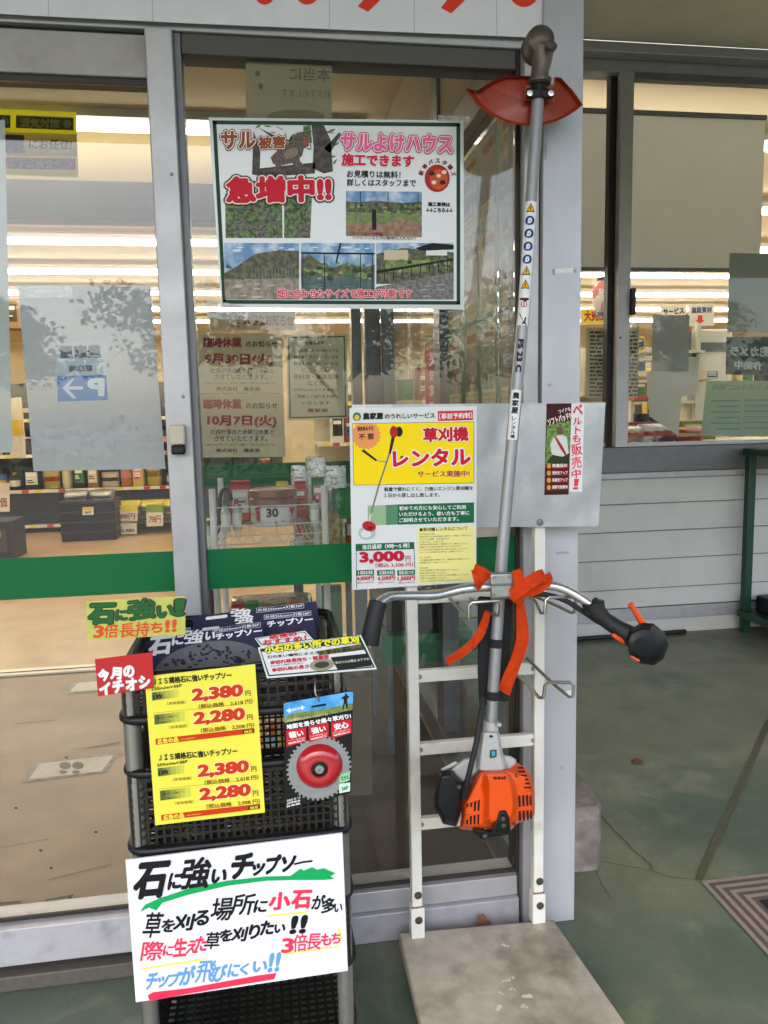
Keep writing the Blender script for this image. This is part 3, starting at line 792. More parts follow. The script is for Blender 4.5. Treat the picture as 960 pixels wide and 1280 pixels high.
fine = ['【ご利用方法】', '保証金及び本人確認書類が必要です。事前にご予約下さい。', '※レンタル期間　当日返却又は', '　　１泊２日・２泊３日', '使用後は燃料を抜いて清掃のうえご返却ください。', '　破損された場合は修理代をいただきます。', 'レンタル料金は商品お渡し時にお支払いください。', 'キャンセルの場合はお早めにご連絡ください。', '', '【ご注意】', 'この機械は草刈り専用です。目的以外に使用しないで', '説明書をよくお読みください。', '', '【免責】', '天候や故障時の代金は返金いたしません。', '事故の責任は負いかねます。', '安全のため保護メガネなどを必ず着用してください。', '予備の刃は別売となります。', 'くわしくは係員までお問い合わせください。']
for i, s_ in enumerate(fine):
    if s_:
        y = 853+i*15.6
        rs.t(s_, ink('#8d3a2a') if s_[0] == '【' else ink('#3d3a30'), 502, y, 502+min(315, len(s_)*12.6), y-min(315, len(s_)*12.6)*.03, 10.5, 3, .01)
rs.poly('panel', gr, [(118, 912), (468, 900), (468, 942), (120, 955)], 2)
rs.poly('panel', gr, [(118, 912), (122, 912), (126, 1180), (122, 1180)], 2); rs.poly('panel', gr, [(464, 902), (468, 900), (474, 1058), (470, 1058)], 2)
rs.t('当日返却（9時〜5 時）', WH, 158, 930, 440, 920, 30, 4, .03)
rs.t('3,000', ink('#b3122e', .3), 138, 996, 410, 986, 74, 5, .06); rs.t('円', ink('#b3122e', .3), 416, 1000, 446, 998, 36, 5, .02)
rs.t('（税込 3,300 円）', ink('#b3122e', .3), 236, 1040, 462, 1034, 28, 4, .02)
for x0, a, s_, c_ in ((120, '1泊2日', '4,000円', '(税込 4,400 円)'), (245, '2泊3日', '4,500円', '(税込 4,950 円)'), (366, '延長1日につき', '1,500円', '(税込 1,650 円)')):
    rs.poly('panel', gr, [(x0, 1070), (x0+108, 1065), (x0+108, 1097), (x0+2, 1102)], 2)
    rs.t(a, WH, x0+12, 1084, x0+98, 1081, 22, 4, .03)
    rs.t(s_, ink('#b3122e', .3), x0+3, 1120, x0+108, 1114, 30, 4, .04)
    rs.t(c_, ink('#b3122e', .3), x0+5, 1145, x0+106, 1141, 14, 4, .01)
rs.build()

# metal board behind the sheet
bdm = mat('zinc_board', '#a5a8aa', .38, .45, col2='#c0c2c2', vs=9, lo=.5, hi=.66, var=.08, rv=.12, bump=.03, bs=30)
mbd = thing('metal_board', 'worn bare metal sign board screwed across the top of the white trolley', 'board', at(675, 660, y=1.61))
q = [at(*p, y=1.598) for p in ((444, 660), (748, 658), (757, 503), (440, 506))]
MB().hexa(q+[p+Vector((0, .004, 0)) for p in q], bdm).build('panel', mbd)
MB().lathe(at(675, 653, y=1.598), (0, -1, 0), [(.008, 0), (.007, .003), (.003, .005)], alu_dk, 14).build('screw', mbd)

# belt flyer and handwritten strip on the board
bf = Sign('flyer', 'narrow dark red flyer with a worker seen from behind on the metal board', 'flyer', yp(1.5965), (600, 240), 2.909)
bf.paper([(243, 770), (332, 768), (322, 1100), (235, 1102)], ink('#3a0f10', .3), .001)
bf.poly('picture', mat('print_leaves', '#3d5a1f', .35, col2='#7a9a3f', vs=200), [(243, 850), (328, 830), (326, 975), (238, 990)], 2)
bf.poly('picture', ink('#c9c9c4', .3), [(265, 895), (290, 880), (315, 890), (322, 950), (300, 962), (262, 958), (255, 920)], 3)
bf.ell('picture', ink('#6b4c3b', .3), 289, 868, 12, 16, 4); bf.poly('picture', ink('#9a2318', .3), [(270, 892), (276, 890), (300, 925), (316, 958), (310, 960), (290, 930)], 4)
bf.poly('picture', ink('#26331b', .3), [(240, 985), (262, 955), (300, 963), (324, 950), (324, 985)], 3.5)
bf.t('ワイドな', WH, 285, 800, 328, 788, 15, 5, .03); bf.t('ソフトパッド!!', WH, 246, 838, 330, 812, 26, 5, .04, out=[(ink('#a01020', .3), .06)])
for i, s_ in enumerate(('軽量設計', '通気性アップ', '装着性アップ', '調節可能簡単')):
    y = 998+i*26
    bf.poly('panel', ink('#7d1418', .3), [(240, y-11), (322, y-12), (321, y+8), (239, y+9)], 2); bf.ell('panel', ink('#b99c34', .3), 250, y-2, 7, 9, 3)
    bf.t(s_, WH, 262, y-3, 318, y-4, 13, 4, .03)
bf.build()
bs_ = Sign('paper_strip', 'white paper strip with red vertical handwriting beside the dark flyer', 'notice', yp(1.597), (600, 240), 2.909)
bs_.paper([(333, 770), (380, 770), (371, 1090), (324, 1090)], paper_w, .0006)
rdh = ink('#d8364a')
bs_.hand([('ベ', 337, 373, 772, 812), ('ル', 338, 370, 820, 846), ('ト', 345, 366, 850, 880), ('も', 335, 366, 882, 910), ('販', 332, 370, 914, 958), ('売', 332, 368, 962, 1005), ('中', 332, 366, 1008, 1040), ('！', 338, 360, 1042, 1082)], rdh, bold=.03, jit=.2)
bs_.build()

# ------------------------------------------------------------------ white hand truck
ht = thing('hand_truck', 'white steel trolley with flat base plate that carries the strimmer', 'trolley', (.45, 1.6, 0))
ZP = .052
bl = [at(*p, z=ZP) for p in ((498, 1166), (692, 1149), (797, 1300), (531, 1300))]
d0 = (bl[3]-bl[0])*1.35; d1 = (bl[2]-bl[1])*1.35
bl[3] = bl[0]+d0; bl[2] = bl[1]+d1
pm = mat('base_plate_paint', '#b3a99b', .55, col2='#7f7566', vs=9, lo=.48, hi=.7, var=.22, bump=.06, bs=60, rv=.1)
MB().hexa([Vector((p.x, p.y, .022)) for p in bl]+bl, pm).build('base_plate', ht, bevel=.004)
sm_ = mat('plate_scuff', '#cdc8bd', .5)
for cx, cy, r in ((658, 1245, 9), (623, 1260, 8), (633, 1228, 5), (640, 1235, 4), (628, 1240, 4), (632, 1181, 5), (655, 1258, 5), (640, 1223, 4)):
    sc_b = MB()
    for k in range(3):
        pts = []
        ox, oy = random.uniform(-4, 4), random.uniform(-3, 3)
        for i in range(9):
            a = 2*math.pi*i/9; q = r*random.uniform(.25, .6); pts.append(at(cx+ox+q*math.cos(a), cy+oy+q*.6*math.sin(a), z=ZP+.0006+.0002*k))
        sc_b.poly(pts, sm_)
    sc_b.build('scuff_mark', ht, smooth=0, recalc=False)
wheel_m = mat('castor_rubber', '#222222', .6)
for sx, sy in ((.08, .06), (.32, .06), (.08, .30), (.32, .30)):
    MB().lathe((bl[0].x+sx+.01, bl[0].y-sy, .011), (1, 0, 0), [(.004, -.008), (.0108, -.007), (.0108, .007), (.004, .008)], wheel_m, 16).build('wheel', ht)
yr = 1.625
xa, xb = at(521, 1160, y=yr).x, at(671, 1145, y=yr).x
zr1, zr2 = at(520, 700, y=yr).z, at(675, 640, y=yr).z
W2 = .0125
def rail(x, z1, px0):
    p = [Vector((x+i*W2, yr+j*W2, z)) for z in (ZP, z1) for i, j in ((-1, -1), (1, -1), (1, 1), (-1, 1))]
    r = MB().hexa(p, white_pt).build('upright', ht, bevel=.003)
    f = MB()
    f.box(x-W2-.0035, x+W2+.0035, yr-W2-.004, yr+W2, ZP+.0005, ZP+.075, white_pt); f.build('foot_bracket', ht, bevel=.002)
    g = MB().box(x-W2-.001, x+W2+.001, yr-W2-.0012, yr-W2+.003, ZP+.0755, ZP+.078, mat('rust_line', '#7a3a22', .8)); g.build('rust_seam', ht)
    for z in (ZP+.047, ZP+.106):
        yy = yr-W2-(.004 if z < ZP+.07 else 0)
        MB().lathe((x+.002, yy, z), (0, -1, 0), [(.009, 0), (.009, .002), (.0065, .0025), (.006, .006), (.002, .007)], mat('bolt_steel', '#58524c', .4, .7), 12).build('bolt', ht)
rail(xa, zr1+.1, 0); rail(xb, zr2+.03, 1)
for yy in (742, 839, 929, 1021):
    z = at(600, yy, y=yr).z
    MB().box(xa+W2-.001, xb-W2+.001, yr-W2+.004, yr+W2-.005, z-.014, z+.014, white_pt).build('crossbar', ht, bevel=.002)
    wd = mat('weld_rust', '#a08a55', .7, col2='#6b4a2a', vs=60)
    for x_ in (xa+W2+.001, xb-W2-.001):
        MB().lathe((x_, yr-W2+.004, z), (0, -1, 0), [(.006, -.002), (.006, .001), (.003, .002)], wd, 8, ).build('weld', ht)
# wire hooks
def hook(pts, r=.0036):
    MB().tube([at(px, py, y=y) for px, py, y in pts], r, chrome, 8).build('wire_hook', ht)
hook([(655, 741, 1.61), (670, 752, 1.53), (676, 766, 1.47), (681, 767, 1.46), (682, 750, 1.46), (686, 747, 1.46), (716, 746, 1.46), (720, 750, 1.46), (718, 766, 1.46), (712, 765, 1.47), (694, 756, 1.52), (660, 742, 1.61)])
hook([(562, 748, 1.61), (575, 762, 1.53), (583, 772, 1.47), (586, 772, 1.46), (586, 757, 1.46), (590, 753, 1.46), (622, 751, 1.46), (626, 756, 1.46), (624, 770, 1.46), (616, 768, 1.47), (602, 760, 1.52), (588, 748, 1.61)])
hook([(640, 838, 1.61), (660, 856, 1.53), (674, 872, 1.47), (679, 873, 1.46), (681, 857, 1.46), (685, 853, 1.46), (713, 853, 1.46), (717, 857, 1.46), (716, 871, 1.46), (711, 871, 1.47), (690, 853, 1.52), (658, 823, 1.61)])
lf = mat('dry_leaf', '#6b4230', .7, var=.3, vs=60)
def leaf(pts, label, zz=None):
    t = MB()
    c = sum(pts, Vector((0, 0, 0)))/len(pts)
    for i in range(len(pts)):
        t.poly([pts[i], pts[(i+1) % len(pts)], c+Vector((0, 0, .006))], lf)
    o = t.build('dry_leaf', smooth=0)
    return tag(o, label, 'leaf')
leaf([at(594, 1158, y=1.66), at(598, 1144, y=1.665), at(604, 1142, y=1.665), at(615, 1155, y=1.66)], 'brown dry leaf standing between the base plate and the porch kick plate')
leaf([at(x, y, z=.004) for x, y in ((789, 950), (795, 947), (803, 950), (805, 955), (796, 954), (790, 953))], 'small brown dry leaf lying alone on the open green floor')

# ------------------------------------------------------------------ brush cutter hanging upside down
bc = thing('brush_cutter', 'orange and grey engine strimmer hanging upside down with its handlebar on the trolley hooks', 'brush cutter', at(610, 1045, y=1.47))
sh_pts = [(675, 84, 1.555), (671.5, 135, 1.55), (664, 250, 1.54), (654.5, 390, 1.525), (641, 540, 1.51), (628, 690, 1.495), (618.5, 830, 1.482), (613, 915, 1.475)]
SP = [at(px, py, y=y) for px, py, y in sh_pts]
SR = .0122
MB().tube(SP, SR, shaft_m, 20, sm=4).build('shaft', bc)
# point on the shaft by photo row
def sh_at(py):
    for i in range(len(sh_pts)-1):
        a, b_ = sh_pts[i], sh_pts[i+1]
        if a[1] <= py <= b_[1]:
            t = (py-a[1])/(b_[1]-a[1]); return SP[i].lerp(SP[i+1], t)
    return SP[-1]
def wrap(sy, sx, lift=.0004):
    """sy = photo row along the shaft, sx = arc position in mm across (0 = facing the viewer)"""
    c = sh_at(sy); d = (sh_at(min(sy+6, 914))-sh_at(sy-6)).normalized()
    f = (CAMP-c); f = (f-d*f.dot(d)).normalized(); s_ = d.cross(f)
    if s_.x < 0: s_ = -s_
    a = sx/1000/SR
    n = f*math.cos(a)+s_*math.sin(a)
    return c+n*(SR+lift)
def band(py0, py1, a0, a1, m, name, lift=.0005, n=10, k=10):
    b = MB(); rows = []
    for i in range(k+1):
        rows.append([wrap(py0+(py1-py0)*i/k, a0+(a1-a0)*j/n, lift) for j in range(n+1)])
    for i in range(k):
        for j in range(n): b.poly([rows[i][j], rows[i][j+1], rows[i+1][j+1], rows[i+1][j]], m)
    return b
lab = mat('sticker_white', '#d8d8d6', .35)
st = thing  # (stickers are parts of the shaft)
b = band(254, 372, -13, 13, lab, 's')
def slices(pts):
    """cut a convex outline (mm across, rows along) into narrow strips so that it follows the tube"""
    x0 = min(p[0] for p in pts); x1 = max(p[0] for p in pts); n = max(1, int((x1-x0)/1.3)); o = []
    def clip(P, c, sgn):
        q = []
        for i in range(len(P)):
            a, d = P[i], P[(i+1) % len(P)]; ia, id_ = sgn*(a[0]-c) >= 0, sgn*(d[0]-c) >= 0
            if ia: q.append(a)
            if ia != id_:
                t = (c-a[0])/(d[0]-a[0]); q.append((c, a[1]+t*(d[1]-a[1])))
        return q
    for i in range(n):
        q = clip(pts, x0+(x1-x0)*i/n, 1)
        if len(q) > 2: q = clip(q, x0+(x1-x0)*(i+1)/n, -1)
        if len(q) > 2: o.append(q)
    return o
def shp(b, cy, pts, m, lift):
    for q in slices([tuple(p) for p in pts]): b.poly([wrap(cy+y, x, lift) for x, y in q], m)
def disc(cy, r, m, lift): shp(b, cy, [(r*math.cos(2*math.pi*i/16), r*.56*1.1*math.sin(2*math.pi*i/16)) for i in range(16)], m, lift)
ya, nb = ink('#e0a010', .35), ink('#1d3a80', .35)
for cy in (262, 340, 357):
    shp(b, cy, [(-9, 5.5), (9, 5.5), (0, -6)], K, .0008); shp(b, cy, [(-6.8, 4.4), (6.8, 4.4), (0, -4)], ya, .0011); shp(b, cy, [(-.8, 3), (.8, 3), (.8, -1.6), (-.8, -1.6)], K, .0014)
for cy in (278, 294, 310, 326):
    disc(cy, 9.5, nb, .0008)
    shp(b, cy, [(-4, 3.5), (-3, -2.5), (2, -3.5), (4.5, 0), (2, 3.5)], lab, .0011); shp(b, cy, [(-1.5, 1.5), (1.5, 1), (1, -1)], nb, .0014)
b.build('warning_sticker', bc, smooth=0, recalc=False)
b = band(372, 408, -12, 12, lab, 's')
shp(b, 369, [(-10, 5), (9, 5), (9, 7.5), (4, 8.5), (4, 13), (-1, 13), (-1, 8.5), (-10, 7.5)], K, .0008)
disc(382, 6.5, ink('#b82030'), .0008); disc(382, 4.6, lab, .0011); shp(b, 382, [(-1, 2), (1, 2), (1, -2), (-1, -2)], K, .0014)
shp(b, 400, [(-9, -7), (-7.5, -7.6), (2, 4), (8, 6), (8, 7.5), (2, 6), (-2, 7), (0, 3)], K, .0008); shp(b, 396, [(3, 2), (6, 2), (5, 9), (2, 9)], K, .0009)
b.build('pictogram_sticker', bc, smooth=0, recalc=False)
def vtext(b, s_, fx, m, bold, lift=.0009):
    """fx maps glyph coordinates (0-1) to (row, mm)"""
    for uv, f, od in bold_copies(s_, bold, bold):
        for face in f:
            for q in slices([fx(*uv[i])[::-1] for i in face]): b.poly([wrap(y, x, lift+.0002*od) for x, y in q], m)
b = MB(); vtext(b, 'FS 23 C', lambda a, bb: (425+41*a, (bb-.5)*11), K, .06); b.build('model_lettering', bc, smooth=0, recalc=False)
b = band(488, 550, -11, 11, lab, 's')
for i, ch in enumerate('農家屋'): vtext(b, ch, lambda a, bb: (491+i*9.2+8.2*(1-bb), (a-.5)*13), K, .04)
for i, ch in enumerate('レンタル機'): vtext(b, ch, lambda a, bb: (521+i*5.6+4.8*(1-bb), (a-.5)*8.5), K, .03)
b.build('rental_label', bc, smooth=0, recalc=False)

# gear head
def bcp(px, py, dy=0., y=1.55): return at(px, py, y=y+dy)
g = MB()
c = bcp(677, 53)
g.lathe(c+Vector((0, .03, .0)), (-.12, -1, .05), [(.012, -.01), (.0285, 0), (.029, .03), (.026, .042), (.016, .05), (.004, .053)], gear_m, 26)
g.tube([bcp(678, 62), bcp(677, 80), bcp(675, 92), bcp(674.5, 106)], [.024, .0195, .0175, .018], gear_m, 20, sm=3)
g.tube([bcp(686, 55, -.03), bcp(693, 60, -.04)], [.010, .008], gear_m, 12)
g.tube([bcp(674.7, 99), bcp(674.5, 105)], .0225, gear_m, 20)
g.build('gear_head', bc, bevel=.001)
g = MB(); g.lathe(c+Vector((0, .028, 0)), (-.12, -1, .05), [(.0275, -.012), (.031, -.008), (.031, .0), (.028, .004)], mat('gear_cap', '#2c2826', .5), 26); g.build('blade_adapter', bc)
g = MB(); g.tube([bcp(690, 106, -.03), bcp(691, 97, -.03)], .004, chrome, 8); g.build('grease_bolt', bc)
# guard: a curved plastic shield with a turned lip
gp = [(581, 110), (595, 114), (612, 103), (630, 95), (668, 95), (701, 97), (716, 113), (729, 131), (719, 139), (708, 146), (694, 152), (680, 156), (666, 157), (654, 157), (640, 155), (626, 150), (610, 142), (595, 130)]
NY = 8
gc = (662, 125)
def gl(t, dy):
    L = []
    for x, y in gp:
        xx, yy = gc[0]+(x-gc[0])*t, gc[1]+(y-gc[1])*t
        curve = .00001*((xx-662)**2)*.9
        L.append(at(xx, yy, y=1.572+dy+curve*1.2))
    return L
g = MB()
g.loft([gl(.15, -.004), gl(.5, -.003), gl(.9, .0), gl(.965, -.010), gl(1, -.013), gl(1.0, -.009), gl(.97, .0), gl(.92, .006), gl(.5, .003), gl(.15, .002)], guard_red)
g.build('guard', bc, smooth=50)
g = MB(); q = [(656, 105), (692, 106), (692, 127), (655, 126)]
g.loft([[at(x, y, y=1.570) for x, y in q], [at(x, y, y=1.553) for x, y in q]], guard_red); g.build('guard_boss', bc, bevel=.002)
g = MB(); q = [(658, 110), (692, 111), (692, 122), (657, 121.5)]
for dx in (0,): g.loft([[at(x, y, y=1.552) for x, y in q], [at(x, y, y=1.536) for x, y in q]], black_pl)
g.tube([sh_at(107), sh_at(125)], SR+.004, black_pl, 18); g.build('clamp', bc, bevel=.002)
for px in (662, 688.5):
    g = MB(); g.lathe(at(px, 116.5, y=1.5355), (0, -1, 0), [(.0058, 0), (.0058, .002), (.0035, .0022), (.0033, .001), (.001, .001)], mat('bolt_bright', '#cfcfca', .25, .9), 14); g.build('clamp_bolt', bc)

# handlebar
yh = 1.462
hb = [(470, 764, 1.40), (473, 756, 1.405), (480, 749, 1.415), (491, 745, 1.43), (515, 744.5, 1.445), (542, 744, 1.455), (560, 740.5, yh), (578, 736.5, yh), (600, 734, yh), (628, 733, yh), (660, 731.5, yh), (681, 731.5, yh), (700, 734.5, 1.458), (720, 744, 1.45), (738, 756, 1.44), (748, 764, 1.43)]
MB().tube([at(*p[:2], y=p[2]) for p in hb], .0092, silver, 16, sm=4).build('handlebar', bc)
MB().tube([at(px, py, y=y) for px, py, y in ((642, 741, 1.47), (680, 743, 1.468), (705, 750, 1.462), (725, 762, 1.452), (740, 772, 1.44))], .0055, black_rub, 10, sm=4).build('handle_cable', bc)
gq = [at(*p, y=y) for p, y in (((473, 752), 1.403), ((470.5, 761), 1.399), ((467, 777), 1.393), ((463.5, 795), 1.387), ((461.5, 806), 1.384))]
MB().tube(gq, [.017, .0168, .0165, .0175, .0185], black_rub, 18, sm=3).build('left_grip'.replace('left_', ''), bc, bevel=.002)
gp2 = [at(*p, y=y) for p, y in (((741, 753), 1.437), ((745, 764), 1.434), ((757, 775), 1.426), ((772, 785), 1.417), ((790, 796), 1.408))]
gr2 = MB().tube(gp2, [.023, .021, .0158, .0165, .022], black_rub, 18, sm=4)
gr2.tube([at(733, 768, y=1.437), at(750, 752, y=1.437)], .0135, black_rub, 14)
gr2.build('grip', bc, bevel=.002)
# throttle housing
hq = [(782, 798), (787, 786), (803, 778), (817, 779), (831, 791), (836, 806), (829, 824), (817, 832), (799, 829), (786, 818)]
def hl(t, y, dx=0, dy=0):
    cx, cy = 809, 805
    return [at(cx+dx+(x-cx)*t, cy+dy+(yv-cy)*t, y=y) for x, yv in hq]
MB().loft([hl(.6, 1.445), hl(.95, 1.435), hl(1, 1.415), hl(.98, 1.395), hl(.78, 1.378, -3, 2), hl(.45, 1.372, -5, 3)], black_pl).build('throttle_housing', bc, bevel=.002, smooth=25)
MB().tube([at(803, 779, y=1.405), at(795, 766, y=1.40), at(788, 755, y=1.398)], [.0075, .0058, .0062], orange, 12, sm=3).build('lock_lever', bc)
MB().hexa([at(*p, y=y) for y in (1.40, 1.415) for p in ((764, 795), (780, 806), (783, 801), (767, 791))], orange).build('throttle_trigger', bc, bevel=.002)
MB().hexa([at(*p, y=y) for y in (1.376, 1.40) for p in ((788, 822), (799, 828), (800, 825), (789, 819))], orange).build('stop_switch', bc, bevel=.001)
# handle clamp
g = MB(); q = [(612, 716), (641, 715), (642, 748), (613, 750)]
g.loft([[at(x, y, y=1.478) for x, y in q], [at(x, y, y=1.444) for x, y in q], [at(627+(x-627)*.86, 732+(y-732)*.86, y=1.437) for x, y in q]], mat('clamp_alloy', '#a3a3a0', .35, .8, var=.1, vs=40))
g.box(at(613, 730, y=1.44).x, at(641, 730, y=1.44).x, 1.4355, 1.445, at(627, 730, y=1.44).z-.0035, at(627, 730, y=1.44).z+.002, alu_dk)
g.build('handle_clamp', bc, bevel=.002)
for px, py in ((617, 722), (637, 721), (617, 743), (638, 742)):
    MB().lathe(at(px, py, y=1.4385), (0, -1, 0), [(.0042, 0), (.0042, .0035), (.0022, .0036), (.002, .002)], chrome, 12).build('clamp_screw', bc)
# belt and pad hanging behind the shaft: a thing of its own
be = thing('shoulder_belt', 'orange shoulder belt with black pad tied round the strimmer shaft', 'belt', at(617, 880, y=1.50))
def slab(pts, y, th, m, name, bev=.003):
    MB().loft([[at(px, py, y=y+th) for px, py in pts], [at(px, py, y=y) for px, py in pts]], m).build(name, be, bevel=bev)
pad = mat('belt_pad', '#19191d', .8, bump=.3, bs=350)
slab([(597, 745), (641, 748), (638, 800), (637, 868), (634, 878), (622, 876), (620, 883), (599, 881), (597, 840)], 1.496, .016, pad, 'pad', .006)
for py, hgt in ((800, 6), (865, 6)):
    b = band(py-2, py+hgt+3, -30, 30, pad, 's', .002, 14, 3); b.build('strap_loop', be, smooth=60)
def ribbon(pts, wd, m, name, tw=None):
    """webbing: points (px,py,depth), width in metres, twist angle per point"""
    P = [at(*p[:2], y=p[2]) for p in pts]
    Q = []; W = []; T = []
    N = len(P)
    for i in range(N-1):
        for k in range(6):
            t = k/6; p0, p1, p2, p3 = P[max(0, i-1)], P[i], P[i+1], P[min(N-1, i+2)]
            Q.append(.5*((2*p1)+(p2-p0)*t+(2*p0-5*p1+4*p2-p3)*t*t+(3*p1-p0-3*p2+p3)*t**3)); T.append(tw[i]*(1-t)+tw[i+1]*t if tw else 0)
    Q.append(P[-1]); T.append(tw[-1] if tw else 0)
    loops = []
    for i, p in enumerate(Q):
        d = (Q[min(i+1, len(Q)-1)]-Q[max(i-1, 0)]).normalized()
        f = (CAMP-p).normalized(); s_ = d.cross(f).normalized(); f = s_.cross(d).normalized()
        a = T[i]; s2 = s_*math.cos(a)+f*math.sin(a); f2 = f*math.cos(a)-s_*math.sin(a)
        loops.append([p-s2*wd/2-f2*.0009, p+s2*wd/2-f2*.0009, p+s2*wd/2+f2*.0009, p-s2*wd/2+f2*.0009])
    MB().loft(loops, m).build(name, be, smooth=40)
ribbon([(610, 764, 1.478), (605, 780, 1.474), (597, 797, 1.472), (580, 814, 1.475), (558, 828, 1.48)], .018, orange_web, 'webbing', [.9, .5, .2, .3, .6])
ribbon([(650, 752, 1.47), (652, 775, 1.466), (653, 800, 1.462), (645, 826, 1.466), (636, 848, 1.472), (630, 866, 1.478)], .026, orange_web, 'webbing', [1.1, .6, .3, .5, .2, -.4])
ribbon([(597, 712, 1.46), (599, 722, 1.45), (601, 735, 1.452)], .026, orange_web, 'webbing', [.2, .5, 1.])
ribbon([(612, 722, 1.455), (603, 716, 1.452), (592, 711, 1.46)], .022, orange_web, 'webbing', [.3, .1, .4])
ribbon([(638, 747, 1.436), (648, 738, 1.428), (662, 728, 1.427), (674, 721, 1.434), (681, 719, 1.445)], .026, orange_web, 'webbing', [.0, .1, .15, .1, .2])
ribbon([(681, 719, 1.445), (683, 726, 1.450), (672, 735, 1.450), (656, 740, 1.445), (643, 744, 1.440)], .024, orange_web, 'webbing', [.2, .1, -.1, .0, .1])
ribbon([(644, 713, 1.446), (648, 722, 1.438), (650, 733, 1.432), (648, 744, 1.432), (642, 752, 1.438)], .022, orange_web, 'webbing', [.2, .1, 0, .1, .2])

# engine
YE = 1.475
ex, ey, es = 530, 890, 6.0
def E(cx, cy, dy): return at(ex+cx/es, ey+cy/es, y=YE+dy)
def EL(pts, dy, t=1, c=(560, 660)): return [E(c[0]+(x-c[0])*t, c[1]+(y-c[1])*t, dy) for x, y in pts]
neck_o = [(428, 150), (565, 150), (590, 300), (640, 420), (600, 440), (420, 440), (385, 430), (395, 330)]
g = MB()
g.loft([[E(x, y, .03) for x, y in neck_o], [E(x, y, -.015) for x, y in neck_o], [E(510+(x-510)*.72, y+3 if y > 200 else y+6, -.036) for x, y in neck_o]], greyplast)
for sgn, pts in ((0, [(395, 330), (300, 350), (195, 430), (250, 500), (290, 530), (345, 505), (420, 440)]), (1, [(590, 320), (650, 330), (695, 360), (690, 470), (660, 468), (610, 420)])):
    g.loft([[E(x, y, .03) for x, y in pts], [E(x, y, -.01) for x, y in pts], [E(sum(p[0] for p in pts)/len(pts)+(x-sum(p[0] for p in pts)/len(pts))*.8, sum(p[1] for p in pts)/len(pts)+(y-sum(p[1] for p in pts)/len(pts))*.8, -.018) for x, y in pts]], greyplast)
g.loft([[E(x, y, dy) for x, y in ((118, 430), (240, 365), (258, 385), (150, 445))] for dy in (.04, -.02)], greyplast)
g.build('shaft_housing', bc, bevel=.003, smooth=35)
MB().tube([sh_at(901), sh_at(914)-Vector((0, 0, .006))], [.0155, .0165], greyplast, 20).build('collar', bc, bevel=.002)
MB().tube([E(545, 92, -.02), E(575, 98, -.02)], .004, greyplast, 10).build('collar_screw', bc)
MB().tube([E(440, 160, -.005), E(500, 182, -.036), E(556, 160, -.01)], .003, black_pl, 8, sm=4).build('seal', bc)
q = [(495, 285), (545, 282), (545, 335), (520, 345), (492, 345)]
MB().loft([EL(q, -.0362), EL(q, -.0375)], ink('#1d3c47', .3)).build('badge', bc); bb = MB(); bb.loft([EL([(507, 295), (533, 292), (535, 325), (510, 335)], -.0376), EL([(507, 295), (533, 292), (535, 325), (510, 335)], -.0379)], ink('#4d98a8', .3)); bb.build('badge_mark', bc)
# orange cover: rings from the back to the raised middle
oc = [(420, 440), (640, 425), (700, 380), (760, 420), (800, 480), (830, 600), (832, 760), (815, 800), (700, 835), (655, 885), (480, 900), (265, 880), (280, 790), (290, 660), (335, 560)]
mid = [(430, 450), (632, 436), (690, 470), (745, 480), (775, 520), (808, 620), (810, 745), (795, 785), (690, 815), (640, 850), (490, 870), (300, 845), (312, 780), (320, 690), (370, 580)]
rid = [(452, 458), (622, 448), (665, 500), (680, 520), (690, 570), (700, 640), (700, 720), (690, 770), (672, 800), (640, 830), (500, 850), (440, 830), (445, 760), (450, 650), (430, 560)]
top = [(470, 470), (612, 460), (640, 520), (648, 555), (655, 600), (665, 650), (668, 700), (664, 740), (655, 775), (630, 805), (505, 820), (490, 790), (490, 730), (490, 650), (495, 560)]
g = MB(); g.loft([EL(oc, .06, .93), EL(oc, .01), EL(oc, -.02, .995), EL(mid, -.042), EL(rid, -.046), EL(top, -.068)], orange)
g.build('engine_cover', bc, bevel=.0025, smooth=20)
vm = mat('vent_dark', '#0a0908', .8)
vbs = {}
def vent(q, dy=-.0452): vbs.setdefault(kx_, MB()).loft([EL(q, dy), EL(q, dy-.0018)], vm)
kx_ = 0
for r0, (ya0, yb0) in enumerate(((620, 710), (735, 815))):
    kx_ = r0
    for i in range(4):
        x = 706+i*29+r0*3
        if i == 3: q = [(x, ya0+2), (x+14, ya0+10), (x+15, yb0-14), (x+1, yb0-8)]
        else: q = [(x, ya0+8-i*2), (x+17, ya0+6-i*2), (x+21, yb0-i*4), (x+4, yb0+4-i*4)]
        vent(q, -.0445+i*.0008)
for i in range(4):
    x = 318+i*28
    kx_ = 2
    vent([(x+2, 690-i*9), (x+18, 685-i*9), (x+14, 742 if i > 1 else 712-i*2), (x, 745 if i > 1 else 716)], -.0435)
    kx_ = 3
    vent([(x-2, 790-i*7 if i else 812), (x+14, 787-i*7 if i else 806), (x+12, 845), (x-2, 842)], -.0435)
kx_ = 4
for i in range(6):
    y = 410+i*30; q_ = [(700+i*5, y+2), (745+i*12, y), (750+i*11, y+13), (706+i*4, y+14)]; vbs.setdefault(4, MB()).loft([EL(q_, -.02), EL(q_, -.0405-.0006*i)], vm)
for b in vbs.values(): b.build('vent_grille', bc)
sm2 = mat('seam_shadow', '#7a2408', .6)  # thin dark lines where the cover panels meet
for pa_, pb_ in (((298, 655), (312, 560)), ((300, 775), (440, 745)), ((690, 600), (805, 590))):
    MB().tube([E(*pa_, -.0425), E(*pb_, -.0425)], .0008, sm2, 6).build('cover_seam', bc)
for cx_, cy_ in ((462, 872), (676, 842), (690, 478)): MB().lathe(E(cx_, cy_, -.0425), (0, -1, 0), [(.0036, -.002), (.0036, .0012), (.0016, .0016)], gear_m, 12).build('cover_screw', bc)
